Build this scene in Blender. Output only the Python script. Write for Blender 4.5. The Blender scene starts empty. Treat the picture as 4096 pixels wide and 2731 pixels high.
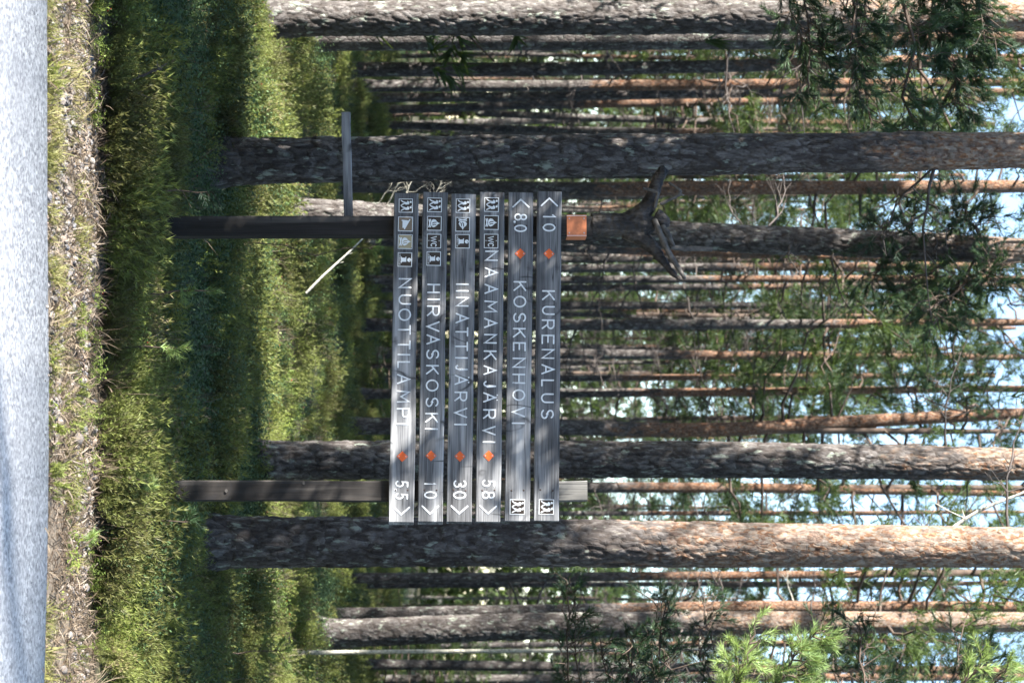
import bpy, math, random
import numpy as np
from mathutils import Matrix, Vector

# ------------------------------------------------------------------ camera, sky, sun, exposure
scene = bpy.context.scene
COL = scene.collection
F, CX, HX, CAMZ = 8500.0, 1365.5, 1810.0, 1.9      # focal (photo px), principal point, eye height
DS = 12.3                                          # distance to the sign

cam_d = bpy.data.cameras.new('camera')
cam_d.sensor_fit = 'HORIZONTAL'
cam_d.sensor_width = 36.0
cam_d.lens = 36.0 * F / 4096.0
cam_d.shift_x = (2048.0 - HX) / 4096.0
cam_d.clip_end = 2000.0
cam_d.dof.use_dof = True
cam_d.dof.focus_distance = DS
cam_d.dof.aperture_fstop = 4.5
cam = bpy.data.objects.new('camera', cam_d)
COL.objects.link(cam)
# the photograph stands on its side: the camera was held with world "up" towards its right
cam.matrix_world = Matrix(((0, -1, 0, 0), (0, 0, -1, 0), (1, 0, 0, CAMZ), (0, 0, 0, 1)))
scene.camera = cam

SUN_EL, SUN_PHI = math.radians(28.0), math.radians(24.0)
TO_SUN = Vector((-math.cos(SUN_PHI) * math.cos(SUN_EL), -math.sin(SUN_PHI) * math.cos(SUN_EL), math.sin(SUN_EL)))
world = bpy.data.worlds.new('World')
scene.world = world
world.use_nodes = True
wn = world.node_tree
bg = wn.nodes['Background']
sky = wn.nodes.new('ShaderNodeTexSky')
sky.sky_type = 'NISHITA'
sky.sun_disc = False
sky.sun_elevation = SUN_EL
sky.sun_rotation = math.atan2(TO_SUN.x, TO_SUN.y)
sky.air_density = 1.0
sky.dust_density = 0.3
sky.ozone_density = 1.6
wn.links.new(sky.outputs[0], bg.inputs[0])
bg.inputs[1].default_value = 0.10

sun_d = bpy.data.lights.new('sun', 'SUN')
sun_d.energy = 5.0
sun_d.angle = math.radians(0.5)
sun_d.color = (1.0, 0.965, 0.91)
sun = bpy.data.objects.new('sun', sun_d)
COL.objects.link(sun)
sun.location = (-20, -10, 30)
sun.rotation_euler = TO_SUN.to_track_quat('Z', 'Y').to_euler()

scene.view_settings.view_transform = 'Standard'
scene.view_settings.look = 'None'
scene.view_settings.exposure = 2.38
scene.view_settings.gamma = 1.0
scene.render.engine = 'CYCLES'
scene.cycles.max_bounces = 6
scene.cycles.diffuse_bounces = 3
scene.cycles.glossy_bounces = 2
scene.cycles.transmission_bounces = 3
scene.cycles.use_denoising = True

rng = np.random.default_rng(11)
random.seed(11)

# ------------------------------------------------------------------ helpers
def P(X, y, d):
    """photo pixel (X along the long side = up, y = to the right) at depth d -> world"""
    return Vector(((y - CX) * d / F, d, CAMZ + (X - HX) * d / F))

def _h(ix, iy, s):
    n = (ix.astype(np.int64) * 374761393 + iy.astype(np.int64) * 668265263 + s * 974711) & 0x7fffffff
    n = ((n ^ (n >> 13)) * 1274126177) & 0x7fffffff
    return ((n ^ (n >> 16)) & 0xffff) / 65535.0

def vnoise(x, y, s=0):
    x = np.asarray(x, float); y = np.asarray(y, float)
    ix, iy = np.floor(x), np.floor(y)
    fx, fy = x - ix, y - iy
    fx = fx * fx * (3 - 2 * fx); fy = fy * fy * (3 - 2 * fy)
    a, b = _h(ix, iy, s), _h(ix + 1, iy, s)
    c, d = _h(ix, iy + 1, s), _h(ix + 1, iy + 1, s)
    return (a * (1 - fx) + b * fx) * (1 - fy) + (c * (1 - fx) + d * fx) * fy

def road_edge(x):
    x = np.asarray(x, float)
    return 9.10 + 0.03 * np.sin(x * 1.3) - 0.16 * np.clip((x - 0.2) / 1.5, 0, 3) ** 1.5

ROADZ = 0.17
def gz(x, y):
    x = np.asarray(x, float); y = np.asarray(y, float)
    e = road_edge(x)
    far = 0.10 * (vnoise(x * .45, y * .45, 1) - .5) + 0.07 * (vnoise(x * 1.5, y * 1.5, 2) - .5)
    far = far + 0.05 * np.clip((y - 22) / 30, 0, 4)
    t = np.clip((y - e) / 2.1, 0, 1); t = t * t * (3 - 2 * t)
    shoulder = (ROADZ - 0.035) * (1 - t) + 0.02 * (vnoise(x * 6, y * 6, 3) - .5) * np.clip((y - e) / .3, 0, 1)
    z = shoulder + far * t
    n = np.clip((2.9 - y) / 2.0, 0, 1)
    return np.where(y < e, np.where(y < 2.9, (ROADZ - .035) * (1 - n) + far * n, ROADZ - 0.035), z)

def mesh_np(name, V, Fc, mats, mi=None, smooth=False, attrs=None):
    """numpy verts + faces (M,3)/(M,4) -> mesh"""
    V = np.asarray(V, np.float32); Fc = np.asarray(Fc, np.int32)
    me = bpy.data.meshes.new(name)
    me.vertices.add(len(V)); me.vertices.foreach_set('co', V.ravel())
    k = Fc.shape[1]
    me.loops.add(Fc.size); me.loops.foreach_set('vertex_index', Fc.ravel())
    me.polygons.add(len(Fc))
    me.polygons.foreach_set('loop_start', np.arange(0, Fc.size, k, dtype=np.int32))
    me.polygons.foreach_set('loop_total', np.full(len(Fc), k, np.int32))
    for m in (mats if isinstance(mats, (list, tuple)) else [mats]):
        me.materials.append(m)
    if mi is not None:
        me.polygons.foreach_set('material_index', np.asarray(mi, np.int32))
    if smooth:
        me.polygons.foreach_set('use_smooth', np.ones(len(Fc), bool))
    if attrs:
        for an, av in attrs.items():
            a = me.attributes.new(an, 'FLOAT', 'POINT')
            a.data.foreach_set('value', np.asarray(av, np.float32))
    me.update(calc_edges=True); me.validate()
    return me

class MB:
    """mixed polygon builder"""
    def __init__(s): s.v, s.f, s.m = [], [], []
    def add(s, V, Fs, m=0):
        o = len(s.v); s.v += [tuple(p) for p in V]
        for f in Fs: s.f.append(tuple(i + o for i in f)); s.m.append(m)
    def mesh(s, name, mats, smooth=False):
        me = bpy.data.meshes.new(name)
        me.from_pydata(s.v, [], s.f)
        for m in (mats if isinstance(mats, (list, tuple)) else [mats]): me.materials.append(m)
        me.polygons.foreach_set('material_index', s.m)
        if smooth: me.polygons.foreach_set('use_smooth', [True] * len(s.f))
        me.update(); return me
    def box(s, c, h, m=0):
        V = [(c[0] + a * h[0], c[1] + b * h[1], c[2] + e * h[2]) for a in (-1, 1) for b in (-1, 1) for e in (-1, 1)]
        s.add(V, [(0, 1, 3, 2), (4, 6, 7, 5), (0, 4, 5, 1), (2, 3, 7, 6), (0, 2, 6, 4), (1, 5, 7, 3)], m)
    def tube(s, pts, rad, n=6, m=0, cap=True):
        V, Fs = tube_np(pts, rad, n)
        Fl = [tuple(f) for f in Fs]
        if cap:
            Fl.append(tuple(range(n - 1, -1, -1))); L = len(pts)
            Fl.append(tuple(range((L - 1) * n, L * n)))
        s.add(V.tolist(), Fl, m)

def tube_np(pts, rad, n=6):
    pts = np.asarray(pts, float); L = len(pts)
    rad = np.broadcast_to(np.asarray(rad, float), (L,))
    T = np.gradient(pts, axis=0); T /= np.linalg.norm(T, axis=1)[:, None] + 1e-9
    ref = np.array([0.3, 0.2, 0.93]) if abs(T[0, 2]) < .8 else np.array([1., .1, 0])
    U = ref[None] - T * (T @ ref)[:, None]; U /= np.linalg.norm(U, axis=1)[:, None] + 1e-9
    Wv = np.cross(T, U)
    a = np.linspace(0, 2 * math.pi, n, endpoint=False)
    V = pts[:, None] + rad[:, None, None] * (np.cos(a)[None, :, None] * U[:, None] + np.sin(a)[None, :, None] * Wv[:, None])
    i = np.arange(L - 1)[:, None] * n; j = np.arange(n)[None]; j2 = (j + 1) % n
    Q = np.stack([i + j, i + j2, i + n + j2, i + n + j], -1).reshape(-1, 4)
    return V.reshape(-1, 3), Q

def ob(name, me, parent=None, loc=(0, 0, 0), rot=(0, 0, 0), scl=(1, 1, 1)):
    o = bpy.data.objects.new(name, me)
    o.location = loc; o.rotation_euler = rot; o.scale = scl
    COL.objects.link(o)
    if parent is not None: o.parent = parent
    return o

def tag(o, label, cat=None, group=None, kind=None):
    o['label'] = label
    if cat: o['category'] = cat
    if group: o['group'] = group
    if kind: o['kind'] = kind
    return o

def thing(name, label, cat, loc, rz=0, group=None):
    return tag(ob(name, None, None, loc, (0, 0, rz)), label, cat, group)

# ------------------------------------------------------------------ materials
class NT:
    def __init__(s, name):
        s.m = bpy.data.materials.new(name); s.m.use_nodes = True
        s.t = s.m.node_tree; s.b = s.t.nodes['Principled BSDF']; s.out = s.t.nodes['Material Output']
    def n(s, typ, **kw):
        x = s.t.nodes.new('ShaderNode' + typ)
        for k, v in kw.items():
            if k.startswith('i_'):
                x.inputs[k[2:].replace('_', ' ')].default_value = v
            else: setattr(x, k, v)
        return x
    def l(s, a, b): s.t.links.new(a, b)
    def coord(s, scale, kind='Object', loc=None):
        c = s.n('TexCoord'); mp = s.n('Mapping')
        mp.inputs['Scale'].default_value = scale
        s.l(c.outputs[kind], mp.inputs[0])
        return mp.outputs[0]
    def noise(s, vec, scale=5, detail=3, rough=.55, w=None):
        x = s.n('TexNoise'); x.inputs['Scale'].default_value = scale
        x.inputs['Detail'].default_value = detail; x.inputs['Roughness'].default_value = rough
        if w is not None:
            x.noise_dimensions = '4D'; s.l(w, x.inputs['W'])
        s.l(vec, x.inputs['Vector']); return x.outputs['Fac']
    def vor(s, vec, scale=5, feature='F1', out='Distance'):
        x = s.n('TexVoronoi', feature=feature); x.inputs['Scale'].default_value = scale
        s.l(vec, x.inputs['Vector']); return x.outputs[out]
    def ramp(s, fac, stops):
        r = s.n('ValToRGB'); e = r.color_ramp.elements
        while len(e) < len(stops): e.new(.5)
        for k, (p, c) in enumerate(stops):
            e[k].position = p
            e[k].color = (*c, 1) if isinstance(c, tuple) else (c, c, c, 1)
        s.l(fac, r.inputs[0]); return r.outputs[0]
    def mix(s, fac, a, b, mode='MIX'):
        x = s.n('MixRGB', blend_type=mode)
        for sock, v in ((x.inputs[0], fac), (x.inputs[1], a), (x.inputs[2], b)):
            if isinstance(v, (int, float)): sock.default_value = v if sock.type == 'VALUE' else (v, v, v, 1)
            elif isinstance(v, tuple): sock.default_value = (*v, 1)
            else: s.l(v, sock)
        return x.outputs[0]
    def math(s, op, a, b=0.0, c=None, clamp=False):
        x = s.n('Math', operation=op, use_clamp=clamp)
        for k, v in enumerate((a, b) if c is None else (a, b, c)):
            if isinstance(v, (int, float)): x.inputs[k].default_value = v
            else: s.l(v, x.inputs[k])
        return x.outputs[0]
    def fin(s, col, rough=.85, bump=None, strength=.5, dist=.01, spec=.3):
        if isinstance(col, tuple): s.b.inputs['Base Color'].default_value = (*col, 1)
        else: s.l(col, s.b.inputs['Base Color'])
        s.b.inputs['Roughness'].default_value = rough
        s.b.inputs['Specular IOR Level'].default_value = spec
        if bump is not None:
            b = s.n('Bump'); b.inputs['Strength'].default_value = strength; b.inputs['Distance'].default_value = dist
            s.l(bump, b.inputs['Height']); s.l(b.outputs[0], s.b.inputs['Normal'])
        return s.m

def rand_w(m, k=40.0):
    oi = m.n('ObjectInfo'); return m.math('MULTIPLY', oi.outputs['Random'], k)

def mk_asphalt():
    m = NT('asphalt')
    c = m.coord((1, 1, 1))
    cell = m.vor(c, 75, out='Color'); bw = m.n('RGBToBW'); m.l(cell, bw.inputs[0])
    n2 = m.noise(c, 160, 2)
    big = m.ramp(m.noise(c, 1.6, 4, .65), [(.35, 0.), (.65, 1.)])
    g = m.math('ADD', m.math('MULTIPLY', bw.outputs[0], .65), m.math('MULTIPLY', n2, .35))
    col = m.ramp(g, [(.22, (.13, .13, .14)), (.40, (.34, .34, .35)), (.56, (.55, .55, .555)), (.75, (.80, .79, .78))])
    col = m.mix(m.math('MULTIPLY', big, .45), col, (.33, .33, .345))
    return m.fin(col, .85, g, .6, .006)

def mk_ground():
    m = NT('forest_soil')
    c = m.coord((1, 1, 1))
    n1, n2, n3 = m.noise(c, 2.2, 4), m.noise(c, 14, 5), m.noise(c, 60, 3)
    moss = m.ramp(n2, [(.3, (.025, .022, .012)), (.5, (.045, .055, .018)), (.7, (.09, .10, .03))])
    soil = m.ramp(n2, [(.3, (.035, .026, .018)), (.6, (.10, .075, .05)), (.8, (.16, .13, .09))])
    forest = m.mix(m.ramp(n1, [(.4, 0.), (.6, 1.)]), moss, soil)
    sand = m.ramp(n3, [(.3, (.065, .05, .036)), (.55, (.15, .12, .088)), (.75, (.26, .22, .165))])
    sx = m.n('SeparateXYZ'); m.l(c, sx.inputs[0])
    yy = m.math('ADD', sx.outputs[1], m.math('MULTIPLY', n1, .7))
    f = m.ramp(m.math('MULTIPLY_ADD', yy, 1.0, -10.75, ), [(.35, 0.), (.75, 1.)])
    return m.fin(m.mix(f, sand, forest), .95, n2, .8, .02)

def mk_bark(near):
    m = NT('pine_bark_near' if near else 'pine_bark')
    tc = m.n('TexCoord')
    oi = m.n('ObjectInfo')
    vadd = m.n('VectorMath', operation='ADD')
    cx = m.n('CombineXYZ'); w = m.math('MULTIPLY', oi.outputs['Random'], 37.0)
    m.l(w, cx.inputs[0]); m.l(w, cx.inputs[2])
    m.l(tc.outputs['Object'], vadd.inputs[0]); m.l(cx.outputs[0], vadd.inputs[1])
    def mp(s):
        x = m.n('Mapping'); x.inputs['Scale'].default_value = s; m.l(vadd.outputs[0], x.inputs[0]); return x.outputs[0]
    rise = m.n('Attribute', attribute_name='rise').outputs['Fac']
    fine = m.noise(mp((1, 1, .45)), 60, 5, .72)
    med = m.noise(mp((1, 1, .4)), 18, 4, .6)
    big = m.noise(mp((1, 1, .6)), 5, 3)
    warp = m.n('VectorMath', operation='ADD')
    nz = m.n('TexNoise'); nz.inputs['Scale'].default_value = 14; m.l(mp((1, 1, .6)), nz.inputs['Vector'])
    sc = m.n('VectorMath', operation='SCALE'); sc.inputs['Scale'].default_value = .05; m.l(nz.outputs['Color'], sc.inputs[0])
    m.l(mp((1, 1, .42)), warp.inputs[0]); m.l(sc.outputs[0], warp.inputs[1])
    plates = m.vor(warp.outputs[0], 26, 'DISTANCE_TO_EDGE')
    pcol = m.n('RGBToBW'); m.l(m.vor(warp.outputs[0], 26, out='Color'), pcol.inputs[0])
    grey = m.ramp(m.math('MULTIPLY_ADD', pcol.outputs[0], .35, m.math('MULTIPLY', fine, .65)),
                  [(.25, (.026, .022, .02)), (.45, (.082, .072, .067)), (.62, (.165, .15, .14)), (.8, (.28, .265, .25))])
    grey = m.mix(m.ramp(big, [(.38, .55), (.58, 0.)]), grey, (.04, .033, .03))
    lich = m.ramp(med, [(.59, 0.), (.66, .8)])
    grey = m.mix(m.math('MULTIPLY', lich, m.math('SUBTRACT', 1.0, rise, clamp=True)), grey, (.30, .33, .27))
    flk = m.noise(mp((1, 1, .7)), 42, 5, .7)
    small = m.n('RGBToBW'); m.l(m.vor(mp((1, 1, .6)), 48, out='Color'), small.inputs[0])
    ov = m.math('MULTIPLY_ADD', small.outputs[0], .35, m.math('MULTIPLY', flk, .65))
    orange = m.ramp(ov, [(.22, (.05, .03, .022)), (.36, (.17, .09, .055)), (.46, (.31, .17, .095)), (.52, (.31, .235, .175)), (.7, (.40, .35, .29))])
    flake = m.ramp(m.math('ADD', m.math('MULTIPLY', med, .6), m.math('MULTIPLY', pcol.outputs[0], .4)), [(.44, 0.), (.52, 1.)])
    orange = m.mix(m.math('MULTIPLY', flake, .6), orange, m.ramp(flk, [(.3, (.07, .06, .055)), (.55, (.20, .17, .15)), (.75, (.30, .27, .24))]))
    if not near: orange = m.mix(1.0, orange, (.72, .58, .50), 'MULTIPLY')
    else: orange = m.mix(1.0, orange, (.78, .76, .75), 'MULTIPLY')
    of = m.math('ADD', rise, m.math('MULTIPLY_ADD', med, 1.6, -0.8))
    of = m.math('ADD', of, m.math('MULTIPLY_ADD', big, 1.0, -.5))
    of = m.ramp(of, [(.35, 0.), (.6, 1.)])
    col = m.mix(of, grey, orange)
    if near:
        fis = m.n('Attribute', attribute_name='fissure').outputs['Fac']
        col = m.mix(m.math('MULTIPLY', fis, .75), col, (.035, .026, .021))
        h = m.math('ADD', m.math('MULTIPLY', fine, .6), m.ramp(plates, [(.0, 0.), (.12, .5)]))
        return m.fin(col, .92, h, .7, .008, .2)
    ed = m.ramp(plates, [(.0, 1.), (.10, 0.)])
    col = m.mix(m.math('MULTIPLY', ed, .6), col, (.035, .026, .021))
    h = m.math('ADD', m.math('MULTIPLY', fine, .6), m.ramp(plates, [(.0, 0.), (.15, 1.)]))
    return m.fin(col, .92, h, .8, .012, .2)

def mk_needles(name, dark, light, trans=.35):
    m = NT(name)
    c = m.coord((1, 1, 1)); oi = m.n('ObjectInfo')
    n1 = m.noise(c, 3.0, 2)
    f = m.math('ADD', m.math('MULTIPLY', n1, .8), m.math('MULTIPLY_ADD', oi.outputs['Random'], .8, -.3))
    col = m.ramp(f, [(.25, dark), (.75, light)])
    m.fin(col, .5, spec=.35)
    tr = m.n('BsdfTranslucent'); m.l(m.mix(.5, col, (light[0] * 1.6, light[1] * 1.5, light[2] * .6)), tr.inputs[0])
    mx = m.n('MixShader'); mx.inputs[0].default_value = trans
    m.l(m.b.outputs[0], mx.inputs[1]); m.l(tr.outputs[0], mx.inputs[2]); m.l(mx.outputs[0], m.out.inputs[0])
    return m.m

def mk_leafy(name, stops, trans=.3, scale=30.):
    """stuff: colour varies from clump to clump and within"""
    m = NT(name)
    oi = m.n('ObjectInfo'); g = m.n('NewGeometry')
    c = m.coord((1, 1, 1))
    n1 = m.noise(c, scale, 2)
    n2 = m.noise(g.outputs['Position'], 1.3, 2)
    f = m.math('ADD', m.math('MULTIPLY', n1, .45), m.math('ADD', m.math('MULTIPLY', oi.outputs['Random'], .3), m.math('MULTIPLY_ADD', n2, .6, -.2)))
    col = m.ramp(f, stops)
    m.fin(col, .55, spec=.3)
    tr = m.n('BsdfTranslucent'); m.l(col, tr.inputs[0])
    mx = m.n('MixShader'); mx.inputs[0].default_value = trans
    m.l(m.b.outputs[0], mx.inputs[1]); m.l(tr.outputs[0], mx.inputs[2]); m.l(mx.outputs[0], m.out.inputs[0])
    return m.m

def mk_board(name, stops, tint=None):
    m = NT(name)
    w = rand_w(m)
    a = m.noise(m.coord((1.1, 8, 26)), 1, 4, .6, w)
    b = m.noise(m.coord((4, 30, 190)), 1, 3, .6, w)
    blot = m.noise(m.coord((2.6, 4, 7)), 1, 3, .5, w)
    crack = m.noise(m.coord((.7, 10, 42)), 1, 2, .4, w)
    heart = m.noise(m.coord((.9, 10, 16)), 1, 3, .5, w)
    f = m.math('ADD', m.math('MULTIPLY', a, .45), m.math('ADD', m.math('MULTIPLY', b, .35), m.math('MULTIPLY', blot, .35)))
    col = m.ramp(f, stops)
    col = m.mix(m.ramp(heart, [(.56, 0.), (.66, .5)]), col, tuple(min(1, c * 1.35) for c in stops[-1][1]))
    col = m.mix(m.ramp(crack, [(.485, 0.), (.5, .8), (.515, 0.)]), col, (.03, .03, .03))
    ln_ = m.noise(m.coord((4.6, 1, 2.2)), 1, 2, .5, w); lm = m.noise(m.coord((2.2, 1, 5)), 1, 1, .5, w)
    lf = m.math('MULTIPLY', m.ramp(ln_, [(.482, 0.), (.497, 1.), (.512, 0.)]), m.ramp(lm, [(.52, 0.), (.6, .9)]))
    col = m.mix(lf, col, (.025, .024, .026))
    kv = m.vor(m.coord((3.2, 1, 7.5)), 1.0)
    kn = m.noise(m.coord((60, 10, 14)), 1, 3)
    kd = m.math('ADD', kv, m.math('MULTIPLY_ADD', kn, .14, -.07))
    col = m.mix(m.ramp(kd, [(.04, .85), (.13, 0.)]), col, (.035, .03, .032))
    return m.fin(col, .8, m.math('ADD', b, m.math('MULTIPLY', a, .6)), .35, .003, .25)

def mk_flat(name, col, rough=.6, var=.0, scale=30., spec=.4):
    m = NT(name)
    n = m.noise(m.coord((1, 1, 1)), scale, 3)
    c = m.ramp(n, [(.3, tuple(x * (1 - var) for x in col)), (.7, tuple(min(1, x * (1 + var)) for x in col))])
    return m.fin(c, rough, spec=spec)

def mk_stone():
    m = NT('stone')
    oi = m.n('ObjectInfo')
    c = m.ramp(oi.outputs['Random'], [(0., (.09, .08, .072)), (.3, (.20, .165, .14)), (.55, (.15, .15, .16)), (.8, (.29, .25, .205)), (1., (.24, .165, .125))])
    n = m.noise(m.coord((1, 1, 1)), 3.0, 5, .7)
    return m.fin(m.mix(m.ramp(n, [(.35, .55), (.6, 0.)]), c, (.13, .12, .11)), .9, n, .4, .05)

M = {}
M['asphalt'] = mk_asphalt(); M['soil'] = mk_ground()
M['bark'] = mk_bark(False); M['bark_near'] = mk_bark(True)
M['needle_far'] = mk_needles('needles_far', (.022, .045, .020), (.085, .125, .035), .40)
M['needle'] = mk_needles('needles', (.022, .048, .028), (.055, .10, .045), .28)
M['needle_fresh'] = mk_needles('needles_fresh', (.14, .21, .075), (.26, .35, .12), .33)
M['limb'] = mk_flat('limb_bark', (.085, .06, .045), .9, .45, 12)
M['deadwood'] = mk_flat('dead_twig', (.075, .062, .055), .9, .5, 9)
M['lichenwood'] = mk_flat('lichen_twig', (.36, .34, .28), .95, .5, 40)
M['board'] = mk_board('weathered_board', [(.42, (.028, .028, .030)), (.53, (.105, .106, .110)), (.62, (.195, .196, .20)), (.74, (.35, .35, .35))])
M['postdark'] = mk_board('dark_stained_wood', [(.42, (.010, .009, .008)), (.56, (.022, .019, .017)), (.68, (.036, .031, .028)), (.80, (.09, .08, .07))])
M['postgrey'] = mk_board('grey_post_wood', [(.3, (.06, .057, .052)), (.55, (.12, .115, .105)), (.8, (.2, .19, .175))])
def mk_kelo():
    m = NT('dead_root_wood')
    a = m.noise(m.coord((34, 34, 6)), 1, 5, .65); b = m.noise(m.coord((9, 9, 9)), 1, 3, .5); c = m.noise(m.coord((120, 120, 16)), 1, 3, .6)
    f = m.math('ADD', m.math('MULTIPLY', a, .45), m.math('ADD', m.math('MULTIPLY', b, .35), m.math('MULTIPLY', c, .2)))
    col = m.ramp(f, [(.38, (.006, .005, .005)), (.48, (.022, .018, .015)), (.58, (.065, .052, .042)), (.68, (.17, .155, .14))])
    return m.fin(col, .65, m.math('ADD', a, m.math('MULTIPLY', c, .5)), .8, .008, .35)
M['kelo'] = mk_kelo()
M['kelo_pale'] = mk_flat('pale_root_wood', (.08, .07, .06), .8, .6, 25)
M['white'] = mk_flat('white_paint', (.74, .76, .76), .6, .06, 60)
def mk_worn():
    m = NT('worn_white_paint'); w = rand_w(m)
    a = m.noise(m.coord((1, 1, 1)), 90, 4, .7, w); b = m.noise(m.coord((1, 1, 1)), 14, 2, .5, w)
    f = m.math('ADD', m.math('MULTIPLY', a, .6), m.math('MULTIPLY', b, .4))
    return m.fin(m.ramp(f, [(.33, (.30, .305, .315)), (.40, (.56, .575, .58)), (.5, (.74, .755, .755))]), .7, a, .3, .002)
M['worn'] = mk_worn()
M['brown'] = mk_flat('brown_enamel', (.035, .024, .018), .45, .1, 20)
M['tan'] = mk_flat('faded_brown_enamel', (.19, .14, .095), .5, .08, 20)
M['beige'] = mk_flat('faded_beige_enamel', (.36, .30, .18), .5, .08, 20)
M['orange'] = mk_flat('orange_enamel', (.66, .11, .02), .45, .08, 20)
M['orange_pale'] = mk_flat('faded_orange_enamel', (.58, .185, .075), .55, .14, 45)
M['screw'] = mk_flat('screw_metal', (.4, .4, .4), .35, .1, 50, .8)
M['rust'] = mk_flat('rusty_nail', (.05, .035, .03), .7, .3, 50)
M['stone'] = mk_stone()
M['berry'] = mk_flat('red_berry', (.5, .012, .018), .25, .1, 20, .5)
M['heather'] = mk_leafy('heather_leaf', [(.18, (.05, .046, .022)), (.34, (.11, .11, .034)), (.48, (.16, .185, .05)), (.62, (.225, .26, .062)), (.74, (.23, .175, .10)), (.95, (.36, .28, .20))])
M['bilberry'] = mk_leafy('bilberry_leaf', [(.2, (.032, .058, .026)), (.5, (.068, .115, .044)), (.8, (.145, .205, .058))])
M['lingon'] = mk_leafy('lingonberry_leaf', [(.2, (.07, .105, .026)), (.5, (.17, .22, .045)), (.8, (.33, .36, .08))])
M['grass'] = mk_leafy('dry_grass', [(.2, (.08, .09, .025)), (.5, (.17, .17, .05)), (.8, (.34, .29, .13))])
M['litter'] = mk_leafy('dry_litter', [(.2, (.045, .031, .022)), (.5, (.115, .085, .058)), (.8, (.25, .20, .135))], .1)

# ------------------------------------------------------------------ setting: ground, road
def make_ground():
    xs = np.concatenate([np.linspace(-220, -14, 30), np.linspace(-13, 13, 150), np.linspace(14, 220, 30)])
    ys = np.concatenate([np.linspace(-120, 2, 14), np.linspace(2.6, 8.6, 8), np.linspace(8.7, 32, 150), np.linspace(32.6, 90, 60), np.linspace(95, 420, 20)])
    X, Y = np.meshgrid(xs, ys)
    V = np.stack([X.ravel(), Y.ravel(), gz(X.ravel(), Y.ravel())], -1)
    nx, ny = len(xs), len(ys)
    i = np.arange(ny - 1)[:, None] * nx; j = np.arange(nx - 1)[None]
    Q = np.stack([i + j, i + j + 1, i + nx + j + 1, i + nx + j], -1).reshape(-1, 4)
    o = ob('ground', mesh_np('ground', V, Q, M['soil'], smooth=True))
    tag(o, 'brown and mossy forest floor beyond the road', kind='structure')
    xs = np.concatenate([np.linspace(-220, -8, 20), np.linspace(-7.5, 7.5, 120), np.linspace(8, 220, 20)])
    e = road_edge(xs) + .012 * (vnoise(xs * 9, xs * 0, 5) - .5)
    e = np.where(np.abs(xs) > 8, road_edge(np.clip(xs, -8, 8)), e)
    n = len(xs); V = []
    for yy, zz in ((3.0, ROADZ - .04), (3.0, ROADZ), (6.0, ROADZ + .03), (None, ROADZ), (None, ROADZ - .05)):
        V.append(np.stack([xs, e if yy is None else np.full(n, yy), np.full(n, zz)], -1))
    V = np.concatenate(V)
    i = np.arange(4)[:, None] * n; j = np.arange(n - 1)[None]
    Q = np.stack([i + j, i + j + 1, i + n + j + 1, i + n + j], -1).reshape(-1, 4)
    o = ob('road', mesh_np('road', V, Q, M['asphalt']))
    tag(o, 'pale grey worn asphalt road beside the forest', kind='structure')
make_ground()

# ------------------------------------------------------------------ the signboard
THETA = 0.115
S0 = Vector(((1430 - CX) * DS / F, DS, 0.0))
S0.z = float(gz(S0.x, S0.y))
RX = Vector((math.cos(THETA), -math.sin(THETA), 0)); BK = Vector((math.sin(THETA), math.cos(THETA), 0))
def SL(X, y, back=0.0):
    """photo pixel -> (x, z) in the sign's own frame, on the plane `back` metres behind the board fronts"""
    d = Vector(((y - CX) / F, 1.0, (X - HX) / F))
    c = Vector((0, 0, CAMZ))
    p0 = S0 + BK * back
    t = BK.dot(p0 - c) / BK.dot(d)
    p = c + d * t
    return RX.dot(p - S0), p.z - S0.z

sign = thing('trail_signboard', 'two-post wooden trail signboard with six lettered grey planks', 'signboard', S0, -THETA)

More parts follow.
